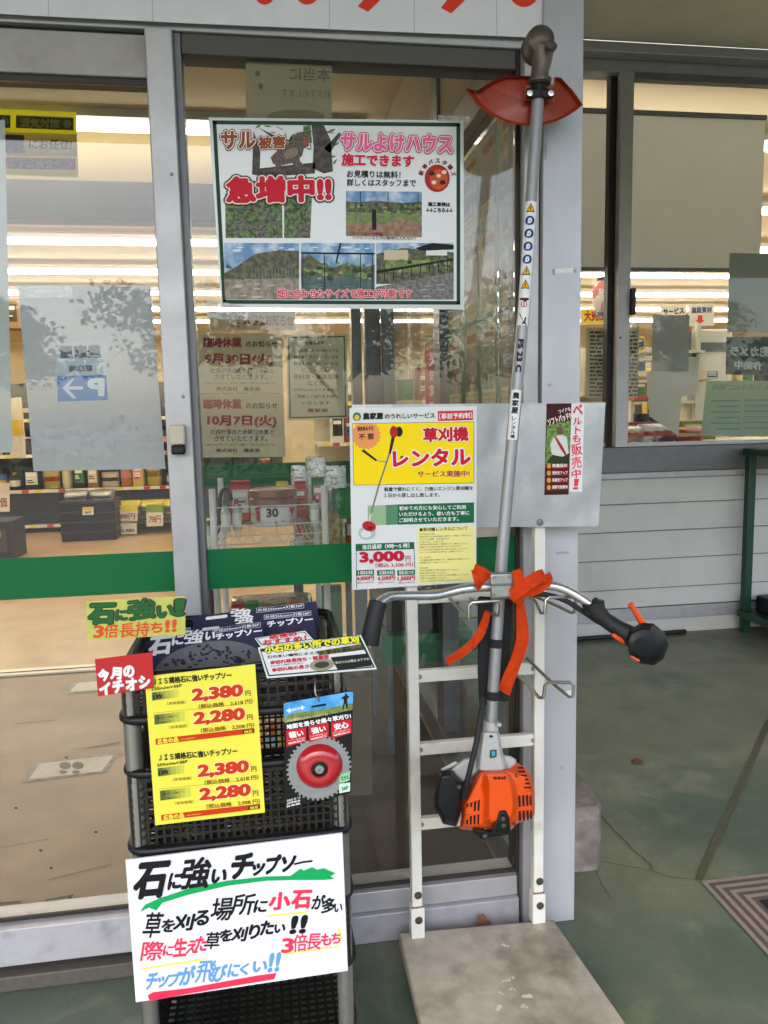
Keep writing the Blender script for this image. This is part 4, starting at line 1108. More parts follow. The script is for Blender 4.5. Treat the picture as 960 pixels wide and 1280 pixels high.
# maker's word on the cover, upside down as the machine hangs
v, f = glyph('STIHL', .06); mn, mx = v.min(0), v.max(0); uv = (v-mn)/(mx-mn)
b = MB(); b.add([E(617-104*a, 488+22*bb+(1-a)*(-6), -.0692) for a, bb in uv], f, K); lt = b
lt.build('maker_lettering', bc, smooth=0, recalc=False)
so_ = [(120, 440), (195, 430), (285, 525), (300, 570), (285, 640), (275, 760), (245, 862), (140, 840), (120, 790), (75, 720), (72, 640), (90, 540)]
g = MB(); g.loft([EL(so_, .07, .9, (190, 650)), EL(so_, .02, 1, (190, 650)), EL(so_, -.035, .98, (190, 650)), EL(so_, -.052, .8, (200, 650)), EL(so_, -.054, .45, (205, 650))], black_pl)
g.build('starter_housing', bc, bevel=.003, smooth=25)
MB().lathe(E(262, 560, -.05), (0, -1, 0), [(.0045, -.004), (.0045, .003), (.002, .0035)], gear_m, 12).build('housing_screw', bc)
q = [(565, 735), (620, 732), (640, 790), (650, 880), (640, 920), (505, 915), (490, 890), (540, 820)]
MB().loft([EL(q, -.03), EL(q, -.066), EL(q, -.073, .86, (580, 830))], black_pl).build('exhaust_cover', bc, bevel=.003)
for cx, cy in ((594, 802), (597, 852)): MB().lathe(E(cx, cy, -.073), (0, -1, 0), [(.0045, -.002), (.0045, .001), (.002, .0016)], gear_m, 12).build('cover_screw', bc)
q = [(370, 870), (500, 895), (640, 905), (610, 925), (490, 945), (400, 935), (362, 900)]
MB().loft([EL(q, .05), EL(q, -.03), EL(q, -.045, .9, (500, 905))], black_pl).build('fuel_tank', bc, bevel=.003)
MB().lathe(E(452, 920, -.035), (0, -1, -.5), [(.012, 0), (.011, .006), (.006, .011), (.001, .012)], mat('primer_bulb', '#1a1a1a', .1, coat=.5), 16).build('primer_bulb', bc)
MB().tube([at(px, py, y=y) for px, py, y in ((604, 872, 1.475), (601, 895, 1.455), (595, 930, 1.435), (588, 960, 1.42), (582, 985, 1.42), (580, 998, 1.43))], .0058, black_rub, 10, sm=5).build('throttle_cable', bc)
MB().tube([at(px, py, y=y) for px, py, y in ((583, 980, 1.42), (580, 996, 1.428))], .009, black_rub, 12).build('cable_boot', bc)

# ------------------------------------------------------------------ basket stand in front of the door
RY = 1.25                                   # its front face
rk = thing('basket_stand', 'dark mesh basket stand in tiers selling saw blades in front of the sliding door', 'display stand', (-.07, 1.43, 0))
rx0, rx1 = at(158, 1000, y=RY).x, at(436, 1000, y=RY).x
RD_ = 1.60
zA1 = at(160, 846, y=RY).z
post_m = mat('stand_post', '#85817b', .25, .55, var=.1, vs=20)
for x in (rx0+.014, rx1-.014):
    for y in (RY+.016, RD_-.016):
        MB().tube([(x, y, .0), (x, y, zA1-.01)], .0145, post_m, 14).build('post', rk)
for px in (166, 428):
    pass
def basket(z0, z1, hole, dip=0.):
    bk = MB(); th = .004
    x0, x1, y0, y1 = rx0+.004, rx1-.004, RY+.004, RD_-.004
    def wall(p0, p1, zt_):
        P0 = Vector((*p0, 0)); d = Vector((*p1, 0))-P0; L = d.length; n = max(4, int(L/hole)); nz = max(3, int((zt_-z0-.03)/hole))
        nrm = Vector((-d.y, d.x, 0)).normalized()*th/2
        def seg(a, b_, c0, c1):
            q = []
            for z in (c0, c1):
                q += [Vector((v_.x, v_.y, z)) for v_ in (P0+d*a-nrm, P0+d*b_-nrm, P0+d*b_+nrm, P0+d*a+nrm)]
            bk.hexa(q, dark_mesh)
        w_ = .0042/L
        zm0, zm1 = z0+.014, zt_-.016
        seg(0, 1, z0, zm0); seg(0, 1, zm1, zt_)
        for i in range(n+1):
            a = i/n*(1-w_); seg(a, a+w_, zm0, zm1)
        nrm *= .8
        for j in range(1, nz):
            z = zm0+(zm1-zm0)*j/nz; seg(.002, .998, z-.0019, z+.0019)
    wall((x0, y0), (x1, y0), z1-dip); wall((x1, y0+.004), (x1, y1-.004), z1); wall((x0, y0+.004), (x0, y1-.004), z1); wall((x0, y1), (x1, y1), z1)
    # floor lattice
    n = 20
    for i in range(n+1):
        x = x0+(x1-x0)*i/n; bk.box(x-.003, x+.003, y0+.003, y1-.003, z0+.001, z0+.004, dark_mesh)
        y = y0+(y1-y0)*i/n; bk.box(x0+.003, x1-.003, y-.003, y+.003, z0+.0005, z0+.0035, dark_mesh)
    o = bk.build('basket', rk, smooth=0)
    rim = MB()
    def rounded(z, e, r=.03):
        P = []
        for cx, cy, a0 in ((x1+e-r, y1+e-r, 0), (x0-e+r, y1+e-r, 90), (x0-e+r, y0-e+r, 180), (x1+e-r, y0-e+r, 270)):
            for k in range(5): P.append((cx+r*math.cos(R(a0+k*22.5)), cy+r*math.sin(R(a0+k*22.5)), z))
        return P
    if dip:
        rim.tube([(x0-.004, y0+.01, z1-dip-.01), (x0-.004, y0+.02, z1-.004), (x0-.004, y1, z1), (x1+.004, y1, z1), (x1+.004, y0+.02, z1-.004), (x1+.004, y0+.01, z1-dip-.01)], .011, black_pl, 10)
        rim.tube([(x0-.002, y0-.003, z1-dip), (x1+.002, y0-.003, z1-dip)], .007, black_pl, 10)
    else: rim.tube(rounded(z1, .004), .0075, black_pl, 10, closed=True)
    rim.build('basket_rim', rk, smooth=60)
    MB().tube(rounded(z0+.006, .005), .008, black_pl, 10, closed=True).build('basket_foot', rk, smooth=60)
zA1, zA0 = at(160, 846, y=RY).z, at(170, 905, y=RY).z
basket(zA0, zA1, .0155)
zB1, zB0 = at(175, 968, y=RY).z, at(165, 1070, y=RY).z
basket(zB0, zB1, .0125)
basket(zB0-.25, zB0-.12, .0125)
basket(.03, .16, .0125)

# saw blade packs standing in the top basket
navy = ink('#16193a', .25)
def pack(corners, y, label, title, chips, size, disc=None):
    p = Sign('saw_blade_pack', label, 'packaged blade', ((0, y, .87), (0, -.97, .25)), (180, 740), 3.2, 'navy saw blade packs in the top basket')
    p.paper(corners, navy, .006, 'card')
    if title: 
        if isinstance(title, list): p.hand(title, WH, 'lettering', .05, sh=.25)
    if chips: p.t('チップソー', WH, *chips, 27, 5, .05, sh=-.1)
    if size:
        x0, y0, x1, y1 = size
        p.frame('lettering', WH, [(x0, y0-9), (x1, y1-9), (x1, y1+9), (x0, y0+9)], 1.2, 2)
        p.t('外径255mm×刃数36P', WH, x0+5, y0, x1-5, y1, 12, 5, .02)
    if disc:
        cx, cy, rx, ry, tilt = disc
        ste = mat('blade_steel', '#434346', .4, .5, var=.1, vs=30)
        up = [(cx+rx*math.cos(R(a)), cy-ry*math.sin(R(a))-(cx+rx*math.cos(R(a))-cx)*tilt) for a in range(6, 175, 4)]
        p.poly('saw_disc', ste, up, 6)
        for k in range(60):
            a = R(random.uniform(15, 165)); q = random.uniform(.35, .9)
            x, yv = cx+rx*q*math.cos(a)*.95, cy-ry*q*math.sin(a)-rx*q*math.cos(a)*tilt
            if yv < cy-8: p.ell('saw_disc', ink('#1a1b2e'), x, yv, random.uniform(5, 11), random.uniform(4, 7), 7, 10)
    return p.build()
pack([(190, 100), (690, 36), (705, 160), (215, 240)], 1.545, 'navy saw blade pack, rearmost in the top basket', [('二', 235, 340, 95, 150), ('強', 345, 430, 65, 98)], None, (450, 74, 640, 54))
pack([(300, 128), (676, 78), (700, 230), (310, 260)], 1.515, 'navy saw blade pack, middle one, its right end clear of the front pack', [('強', 362, 440, 92, 126)], (492, 129, 676, 108), (480, 101, 668, 84))
pack([(8, 200), (474, 122), (486, 300), (30, 330)], 1.46, 'navy saw blade pack, foremost, with white brush title and grey saw disc showing', [('石', 18, 112, 176, 252), ('に', 112, 160, 170, 212), ('強', 160, 240, 150, 208), ('い', 245, 285, 158, 192)], (286, 179, 472, 154), (274, 156, 466, 130), (262, 315, 225, 118, .12))

# yellow price card
yc = Sign('price_card', 'large yellow price card with red prices hung on the front of the basket stand', 'price card', yp(RY-.018), (180, 820), 931/160.)
yel2 = mat('yellow_card', '#dcd347', .45, var=.02, vs=8)
yc.paper([(5, 150), (808, 60), (880, 1138), (82, 1232)], yel2, .001)
pr, br = ink('#bf3414', .4), ink('#7a3a1e')
for k, (dx, dy) in enumerate(((0, 0), (42, 552))):
    def X(x, y): return x+dx, y+dy
    yc.t('ＪＩＳ規格石に強いチップソー', K, *X(64, 186), *X(638, 136), 50, 4, .04)
    yc.t('230m/m×36P' if k == 0 else '255m/m×36P', K, *X(52, 241), *X(276, 212), 22, 4, .02)
    for (x0, ya_, yb_, w_, t1) in ((57, 265, 325, 192, 1), (74, 428, 500, 222, 2)):
        for i in range(6):
            a0, a1 = i/6, (i+1)/6; f_ = i/6
            colr = tuple(c0*(1-f_)+c1*f_ for c0, c1 in zip(lin('#4d5a2e'), lin('#cfcf4c')))
            yc.poly('panel', mat('print_fade_%d' % i, colr, .45), [X(x0+w_*a0, ya_-.13*w_*a0), X(x0+w_*a1, ya_-.13*w_*a1), X(x0+w_*a1+3, yb_-.13*w_*a1), X(x0+w_*a0+3, yb_-.13*w_*a0)], 1)
        if t1 == 1: yc.t('1枚', K, *X(66, 297), *X(140, 287), 38, 4, .03)
        else:
            yc.t('2枚以上ご購入で', K, *X(92, 452), *X(245, 432), 17, 4, .01); yc.t('1枚あたり', K, *X(118, 482), *X(200, 472), 15, 4, .01)
    yc.t('2,380', pr, *X(345, 288), *X(722, 250), 104, 6, .06, out=[(ink('#ead9a8'), .045)], sh=.1)
    yc.t('円', br, *X(738, 271), *X(776, 268), 40, 4, .02)
    yc.t('（本体価格）', br, *X(168, 345), *X(304, 333), 26, 4, .01)
    yc.t('（税込価格　2,618 円）', br, *X(398, 368), *X(790, 326), 36, 4, .02)
    yc.poly('panel', br, [X(62, 415), X(785, 342), X(785, 344), X(62, 417)], 1)
    yc.t('2,280', pr, *X(358, 458), *X(736, 420), 104, 6, .06, out=[(ink('#ead9a8'), .045)], sh=.1)
    yc.t('円', br, *X(750, 446), *X(790, 442), 40, 4, .02)
    yc.t('（本体価格）', br, *X(182, 518), *X(318, 504), 26, 4, .01)
    yc.t('（税込価格　2,508 円）', br, *X(412, 542), *X(802, 500), 36, 4, .02)
    yc.poly('panel', pr, [X(83, 603), X(802, 522), X(804, 560), X(86, 646)], 1)
    yc.t('広告の品', yel2, *X(98, 622), *X(250, 602), 38, 4, .05)
    yc.t('この表示は期間限定価格です', yel2, *X(262, 606), *X(380, 592), 10, 4, .01)
    yc.poly('panel', K, [X(716, 540), X(800, 530), X(800, 552), X(718, 566)], 2); yc.t('限定', yel2, *X(730, 552), *X(790, 542), 20, 4, .03)
yc.build()

# red monthly tag
rt_ = Sign('tag_card', 'red tag with white words standing beside the yellow price card', 'tag', yp(RY-.024), (100, 730), 2.526)
rt_.paper([(47, 238), (228, 215), (233, 328), (57, 355)], mat('red_card', '#b01d22', .4), .001)
ch = lambda s_, x0, y0, x1, y1, hh: [(c, x0+(x1-x0)*i/len(s_), x0+(x1-x0)*(i+.92)/len(s_), y0+(y1-y0)*i/len(s_)-hh/2, y0+(y1-y0)*i/len(s_)+hh/2) for i, c in enumerate(s_)]
rt_.hand(ch('今月の', 56, 287, 176, 270, 40), WH, 'lettering', .07, jit=.15, sh=0)
rt_.hand(ch('イチオシ', 60, 330, 226, 302, 42), WH, 'lettering', .07, jit=.15, sh=0)
rt_.build()

# handwritten yellow green card at the back
hc = Sign('handwritten_card', 'pale green card with brush words in green and orange behind the top basket', 'card', ((0, 1.34, .86), (0, -1, .1)), (100, 730), 2.526)
hc.paper([(18, 55), (332, 38), (333, 160), (22, 178)], mat('lime_card', '#b5b552', .5, var=.05, vs=20), .001)
gk = [(K, .035)]
hc.hand([('石', 26, 112, 60, 128), ('に', 112, 152, 80, 116), ('強', 150, 240, 46, 112), ('い', 242, 298, 66, 106), ('！', 296, 332, 46, 102)], ink('#1f5a2a'), bold=.06, lift=5, out=gk)
hc.hand([('3', 42, 76, 130, 170), ('倍', 76, 122, 124, 170), ('長', 124, 174, 124, 168), ('持', 174, 220, 118, 166), ('ち', 222, 262, 120, 154), ('!!', 268, 306, 112, 152)], ink('#cf4a20'), bold=.04, lift=3)
hc.build()

# leaning manager's card
mp = ((0, 1.235, at(390, 820, y=1.235).z), (0, -.72, .69))
mc = Sign('recommendation_card', 'white green bordered card with red words lying on the right corner of the top basket', 'card', mp, (180, 740), 3.2)
mc.paper([(455, 222), (868, 172), (932, 308), (492, 345)], gloss_w, .001)
mc.paper([(443, 185), (645, 155), (682, 196), (468, 220)], gloss_w, .001)
mc.frame('border', dg, [(449, 189), (642, 160), (672, 191), (472, 214)], 3, 1)
mc.t('店長の', ink('#b52a3a'), 500, 182, 612, 167, 20, 4, .05); mc.t('おすすめ！', ink('#b52a3a'), 475, 204, 650, 184, 20, 4, .05)
mc.poly('border', dg, [(463, 228), (864, 178), (924, 302), (497, 338)], .8)
mc.poly('sheet', gloss_w, [(470, 240), (866, 205), (915, 298), (502, 332)], 1.4)
mc.poly('picture', hillp, [(690, 238), (868, 208), (880, 232), (700, 255)], 2)
mc.poly('picture', ink('#222326'), [(745, 262), (895, 246), (912, 296), (775, 312)], 2)
mc.ell('picture', ink('#8c8a70'), 712, 292, 50, 24, 2.5, rot=-.1); mc.ell('picture', ink('#3d3c30'), 712, 292, 30, 13, 3, rot=-.1)
mc.t('小石の多い所での草刈', ink('#d9d23a'), 482, 232, 860, 190, 34, 4, .06, out=[(dg, .06)])
mc.t('石の多い場所にオススメ 草刈チップソー', K, 492, 262, 872, 228, 13, 4, .03)
mc.t('●切れ味長持ち・軽量型', ink('#b52a3a'), 505, 284, 740, 260, 17, 4, .05)
mc.t('●切れ味の長さ', ink('#b52a3a'), 512, 314, 660, 298, 17, 4, .05)
mc.t('草刈りの必需品 おすすめ', ink('#c8c8b0'), 765, 285, 900, 268, 11, 4, .02)
mc.t('石が多い場所でも安心', K, 505, 298, 640, 284, 8, 4, .01)
mc.build()

# hanging blade pack with red dome
bp_ = Sign('blade_package', 'black hang pack with toothed grey blade and red dome hooked on the stand', 'packaged blade', ((at(398, 930, y=RY-.02).x, RY-.024, 0), (-.06, -1, 0)), (340, 840), 6.736)
BK = ink('#141414', .2)
bp_.paper([(97, 268), (112, 258), (668, 162), (684, 176), (662, 1020), (112, 1150)], BK, .004, 'card')
bp_.poly('picture', mat('print_blue_sky', '#2f7fc0', .25, col2='#5ba4d8', vs=30), [(98, 268), (112, 259), (668, 163), (683, 176), (680, 275), (100, 385)], 1)
bp_.poly('picture', mat('print_meadow', '#7d8a4a'), [(100, 378), (200, 340), (440, 312), (680, 262), (678, 318), (104, 430)], 1.6)
bp_.poly('picture', BK, [(600, 200), (640, 195), (632, 245), (640, 310), (628, 310), (616, 262), (600, 315), (590, 312), (605, 250)], 2.4); bp_.poly('picture', BK, [(582, 212), (650, 200), (648, 216), (584, 228)], 2.6); bp_.ell('picture', BK, 622, 190, 10, 12, 2.8)
bp_.poly('picture', ink('#c6dcec'), [(118, 325), (150, 300), (152, 312), (248, 292), (245, 278), (278, 296), (252, 322), (250, 312), (154, 334), (152, 345)], 2)
bp_.t('らくらく', ink('#2f6da8'), 160, 322, 240, 304, 18, 3, .03)
bp_.poly('picture', ink('#101018'), [(330, 285), (455, 262), (455, 282), (332, 300)], 2.2)
bp_.t('刈払機用チップソー カバー付', ink('#c9c9a0'), 125, 408, 470, 352, 18, 4, .02)
bp_.t('地面を滑らせ楽々草刈り!', WH, 122, 462, 664, 366, 44, 4, .05, out=[(BK, .05)])
for x0, x1, ya_, yb_, s_ in ((120, 288, 488, 462, '軽い'), (308, 476, 452, 424, '強い'), (498, 668, 420, 392, '安心')):
    bp_.poly('panel', ink('#b8202c', .25), [(x0, ya_), (x1, yb_), (x1+1, yb_+118), (x0+2, ya_+140)], 5)
    bp_.t(s_, WH, x0+24, ya_+42, x1-24, yb_+44, 56, 7, .05)
    bp_.t('チップソー専用安定板' if x0 < 300 else '丈夫な鋼板製です', ink('#e8b0b0'), x0+10, ya_+88, x1-10, yb_+86, 12, 7, .02); bp_.t('特殊加工', ink('#eec4c4'), x0+18, ya_+112, x1-10, yb_+104, 18, 7, .04)
th_ = []
for i in range(40):
    a0 = 2*math.pi*i/40
    for da, r in ((0, 1), (.06, 1.0), (.075, .94), (.15, .93)): th_.append((395+278*r*math.cos(a0+da)*.985, 808+272*r*math.sin(a0+da)-(278*r*math.cos(a0+da))*.08))
th_ = [(x, min(y, 1095)) for x, y in th_]
bp_.poly('saw_disc', mat('blade_bright', '#8f9092', .35, .5, var=.08, vs=40), th_, 3)
bp_.poly('panel', ink('#8fc79a', .3), [(566, 860), (656, 838), (652, 910), (566, 925)], 5); bp_.poly('panel', ink('#bfe0c4', .3), [(566, 940), (658, 926), (656, 1000), (566, 1018)], 5)
bp_.t('36P', ink('#1d5a34'), 585, 982, 645, 966, 30, 6, .04); bp_.t('255', ink('#1d5a34'), 580, 894, 645, 880, 30, 6, .03)
for i, s_ in enumerate(('255ミリ', 'JIS規格品', '日本製')): bp_.t(s_, WH, 124, 1082+i*24, 238, 1054+i*24, 18, 4, .03)
pk = bp_.build()
dc = bp_.P(400, 790, 3); dn_ = bp_.pl[1]; k_ = (bp_.P(500, 790)-bp_.P(400, 790)).length/100
redm = mat('red_enamel', '#a3101c', .18, coat=.6, var=.05, vs=30)
dm = MB(); dm.lathe(dc, dn_, [(196*k_, 0), (190*k_, .004), (170*k_, .009), (140*k_, .0125), (95*k_, .0145), (72*k_, .0135), (66*k_, .011)], redm, 40)
dm.build('stabiliser_dome', pk)
hm = MB(); hm.lathe(dc, dn_, [(66*k_, .010), (66*k_, .0115), (60*k_, .0122), (40*k_, .0122), (38*k_, .010)], BK, 32); hm.lathe(dc, dn_, [(38*k_, .011), (36*k_, .0135), (12*k_, .0138), (10*k_, .012)], mat('blade_bright', '#8f9092'), 24)
hm.build('hub', pk)
hl_ = MB(); hl_.tube([bp_.P(400, 245, 3), bp_.P(385, 205, 14), bp_.P(366, 175, 14), bp_.P(362, 120, 0), bp_.P(366, 70, -26)], .0012, chrome, 8, sm=4)
tag(hl_.build('wire_hook'), 'thin wire hook holding the black hang pack on the stand', 'hook')

# big handwritten sign
hs = Sign('handwritten_sign', 'big white handwritten sign in black, red and blue brush on the lower stand', 'sign', ((0, RY-.016, at(300, 1043, y=RY-.016).z), (0, -1, .02)), (140, 1030), 3.097)
hs.paper([(52, 140), (892, 35), (913, 568), (92, 690)], mat('sign_board_white', '#d9d8de', .4, var=.015, vs=6), .003)
KB = ink('#141414', .35)
hs.hand([('石', 86, 216, 144, 288), ('に', 218, 272, 186, 252), ('強', 268, 384, 128, 250), ('い', 384, 446, 172, 228), ('チ', 460, 548, 110, 212), ('ッ', 540, 592, 150, 198), ('プ', 594, 652, 118, 192), ('ソ', 652, 710, 122, 184)], KB, bold=.055, lift=4, sh=.3)
hs.poly('handwriting', KB, [(700, 152), (740, 142), (778, 138), (774, 146), (740, 150), (706, 158)], 4)
gs = ink('#129a52', .4)
sw_ = [(108, 340), (128, 312), (180, 288), (300, 248), (450, 218), (600, 202), (690, 200), (730, 172), (742, 180), (775, 166), (786, 178), (820, 170), (812, 182), (858, 172), (842, 186), (866, 190), (846, 202), (862, 212), (820, 216), (700, 216), (600, 219), (450, 238), (300, 272), (196, 304), (172, 334), (150, 326), (166, 312)]
for i in range(1, len(sw_)//2):
    a, b_, c, d = sw_[i-1], sw_[i], sw_[-i-1], sw_[-i]
    hs.poly('handwriting', gs, [a, b_, c, d], 2+.02*i)
hs.hand([('草', 124, 194, 340, 440), ('を', 192, 244, 366, 418), ('刈', 240, 318, 346, 412), ('る', 318, 378, 332, 392), ('場', 384, 468, 284, 374), ('所', 464, 552, 268, 352), ('に', 550, 602, 292, 342)], KB, bold=.04, lift=3, sh=.25)
hs.hand([('小', 606, 692, 262, 332), ('石', 694, 772, 254, 328)], ink('#dc3550', .4), bold=.05, lift=3, sh=.15)
hs.hand([('が', 774, 824, 272, 330), ('多', 812, 868, 284, 344), ('い', 860, 892, 306, 340)], KB, bold=.035, lift=3, sh=.2)
hs.hand([('際', 114, 198, 452, 528), ('に', 198, 238, 468, 510), ('生', 238, 292, 440, 512), ('え', 288, 334, 448, 500), ('た', 322, 370, 432, 492)], ink('#dc3550', .4), bold=.035, lift=3, sh=.2)
hs.hand([('草', 360, 420, 416, 484), ('を', 418, 466, 406, 454), ('刈', 464, 524, 396, 454), ('り', 530, 574, 386, 444), ('た', 574, 628, 372, 428), ('い', 628, 672, 386, 420), ('!!', 690, 756, 352, 424)], KB, bold=.045, lift=3, sh=.25)
hs.hand([('3', 656, 704, 440, 498), ('倍', 700, 756, 424, 492), ('長', 752, 812, 422, 486), ('も', 808, 850, 422, 470), ('ち', 848, 886, 420, 462)], ink('#dc3550', .4), bold=.035, lift=3, sh=.15)
hs.hand([('チ', 132, 176, 572, 642), ('ッ', 176, 218, 588, 632), ('プ', 214, 266, 572, 628), ('が', 262, 322, 548, 622), ('飛', 326, 402, 528, 612), ('び', 392, 444, 542, 610), ('に', 450, 494, 538, 592), ('く', 494, 530, 538, 584), ('い', 544, 602, 528, 572), ('!!', 606, 652, 496, 572)], ink('#5f93c4', .4), bold=.04, lift=3, sh=.25)
hs.poly('handwriting', ink('#d8324e', .4), [(138, 662), (160, 650), (300, 634), (450, 606), (560, 586), (638, 576), (628, 600), (450, 630), (300, 656), (160, 682), (146, 684)], 2)
for q in ([(112, 556), (366, 518), (366, 526), (114, 564)], [(598, 352), (758, 336), (756, 344), (600, 360)], [(660, 500), (880, 470), (880, 476), (662, 507)], [(880, 400), (892, 440), (884, 456), (872, 405)]): hs.poly('handwriting', ink('#ded65a', .4), q, 1.5)
hs.build()

# ------------------------------------------------------------------ right hand porch: block, hose, shelf, floor grating
conc = mat('concrete', '#8f877e', .85, col2='#6f675f', vs=14, var=.2, bump=.4, bs=60)
cb = thing('concrete_block', 'weathered grey concrete block on the floor behind the corner column', 'block', (.8, 2.05, 0))
bx0, bx1, by0, by1, bz = .70, .875, 1.86, 2.22, .185
n_ = MB()
o_ = [(bx0, by0), (bx1-.02, by0), (bx1, by0+.03), (bx1+.01, by0+.15), (bx1, by1-.02), (bx1-.02, by1), (bx0, by1)]
n_.loft([[Vector((x, y, z)) for x, y in o_] for z in (0, bz-.012)]+[[Vector((.5*(bx0+bx1)+(x-.5*(bx0+bx1))*.95, .5*(by0+by1)+(y-.5*(by0+by1))*.97, bz)) for x, y in o_]], conc)
body = n_.build('body', cb, bevel=.006)
MB().lathe((.775, 1.98, bz+.0005), (0, 0, 1), [(.022, 0), (.021, .001)], mat('core_hole', '#15130f', .9), 18).build('core_hole', cb)
MB().box(.73, .80, 2.06, 2.15, bz+.0005, bz+.055, conc).build('broken_stub', cb, bevel=.008)
tag(MB().tube([at(716, 799, z=.012), at(760, 796, z=.012), at(800, 793.5, z=.012), at(857, 789, z=.012)], .0115, black_rub, 10, sm=3).build('hose'), 'black hose end lying on the floor along the white siding', 'hose')
gp_ = mat('green_steel', '#123f2c', .45, var=.15, vs=12, bump=.05, bs=120)
gs_ = thing('steel_shelf', 'dark green steel shelf table standing against the siding at the right edge', 'shelf', (2.6, 3.85, 0))
lx, lyb, lyf = at(934, 700, y=3.87).x, 3.87, 3.38
ztb = at(935, 563, y=3.87).z; zsh = at(935, 765, y=3.87).z
for x in (lx, lx+1.1):
    for y in (lyb, lyf): MB().box(x-.022, x+.022, y-.02, y+.02, 0, ztb-.0255, gp_).build('leg', gs_, bevel=.003)
for nme, z in (('table_top', ztb), ('lower_shelf', zsh)):
    b = MB(); b.box(lx-.035, lx+1.135, lyf-.025, lyb+.025, z-.025, z+.012, gp_); b.build(nme, gs_, bevel=.003)
db = thing('storage_box', 'black storage box with a small blue mark on the lower green shelf', 'box', (lx+.3, 3.6, zsh+.0125))
MB().box(lx+.04, lx+.6, 3.42, 3.84, zsh+.0125, zsh+.105, black_pl).build('body', db, bevel=.008)
MB().box(lx+.12, lx+.18, 3.417, 3.4195, zsh+.03, zsh+.075, ink('#1f5f78')).build('blue_mark', db)
A_ = at(876, 1103, z=0); U_ = (at(960, 1093, z=0)-A_).normalized(); V_ = Vector((U_.y, -U_.x, 0))
if V_.y > 0: V_ = -V_
V2 = (at(960, 1196, z=0)-A_).normalized()
mt = thing('drain_mat', 'dark recessed floor mat with a pinkish striped frame at the right edge', 'mat', (A_.x, A_.y, 0))
def quad(b, a0, a1, c0, c1, z, m): b.poly([A_+U_*a+V2*c+Vector((0, 0, z)) for a, c in ((a0, c0), (a1, c0), (a1, c1), (a0, c1))], m)
f_ = MB(); fm = mat('mat_frame', '#8d8177', .6, var=.15, vs=30); fd = mat('mat_slot', '#5b4a43', .8)
LU, LV = .9, .8
for k in range(8):
    a = k*.0125; m_ = fm if k % 2 == 0 else fd
    w_ = .0125
    quad(f_, a, LU-a, a, a+w_, .004, m_); quad(f_, a, LU-a, LV-a-w_, LV-a, .004, m_)
    quad(f_, a, a+w_, a+w_, LV-a-w_, .004, m_); quad(f_, LU-a-w_, LU-a, a+w_, LV-a-w_, .004, m_)
f_.build('mat_frame', mt, smooth=0, recalc=False)
g_ = MB(); quad(g_, .1, LU-.1, .1, LV-.1, .003, mat('mat_pile', '#2a2623', .95, var=.3, vs=200, bump=.6, bs=500)); g_.build('mat_pile', mt, smooth=0, recalc=False)

# ------------------------------------------------------------------ papers on the glass
def pane_paper(name, label, cat, q, y, m, fn=None, group=None, mirror=False):
    p = Sign(name, label, cat, yp(y), (0, 0), 1., group)
    p.paper(q, m, .0006)
    if fn: fn(p)
    return p.build()
backp = mat('paper_back_blue', '#a9a9ac', .55, var=.04, vs=4)
def f1(p):  # mirrored reflection of a parking sign, drawn flat onto the sheet
    p.poly('print', ink('#aab6c0'), [(70, 428), (133, 427), (137, 501), (70, 503)], 1)
    p.poly('print', ink('#4a78b0'), [(72, 470), (133, 469), (135, 500), (72, 502)], 2)
    gk_ = ink('#5c6872')
    p.t('農家屋', gk_, 74, 440, 127, 439, 17, 3, .05, part='print', mirror=True); p.t('駐車場', gk_, 86, 461, 116, 460, 8, 3, .05, part='print', mirror=True)
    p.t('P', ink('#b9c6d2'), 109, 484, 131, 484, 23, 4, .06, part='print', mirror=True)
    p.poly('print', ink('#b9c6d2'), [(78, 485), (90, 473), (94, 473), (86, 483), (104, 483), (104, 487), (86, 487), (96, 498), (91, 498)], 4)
    p.poly('tape', tape, [(22, 357), (90, 357), (92, 372), (24, 372)], 1)
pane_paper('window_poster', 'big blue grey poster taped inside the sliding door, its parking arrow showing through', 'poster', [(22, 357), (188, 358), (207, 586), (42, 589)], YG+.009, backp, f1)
pane_paper('window_poster', 'pale grey back of a tall paper at the left edge of the sliding door', 'poster', [(-70, 150), (6, 150), (15, 565), (-64, 568)], YG+.009, mat('paper_back_grey', '#adb0b0', .55))
def f2(p):
    mm = ink('#5b5340')
    p.t('本当に', mm, 362, 92, 413, 94, 17, 2, .02, mirror=True); p.t('おすすめします', mm, 352, 116, 413, 118, 10, 2, .01, mirror=True)
    for x, y in ((322, 92), (326, 108)): p.ell('lettering', mm, x, y, 3, 4, 2)
    p.ell('picture', ink('#66603f'), 370, 146, 36, 9, 1.5)
pane_paper('window_poster', 'brownish back of a translucent poster inside the pane above the monkey poster', 'poster', [(307, 68), (415, 72), (415, 215), (308, 215)], YG+.009, mat('paper_back_brown', '#857a60', .6), f2)
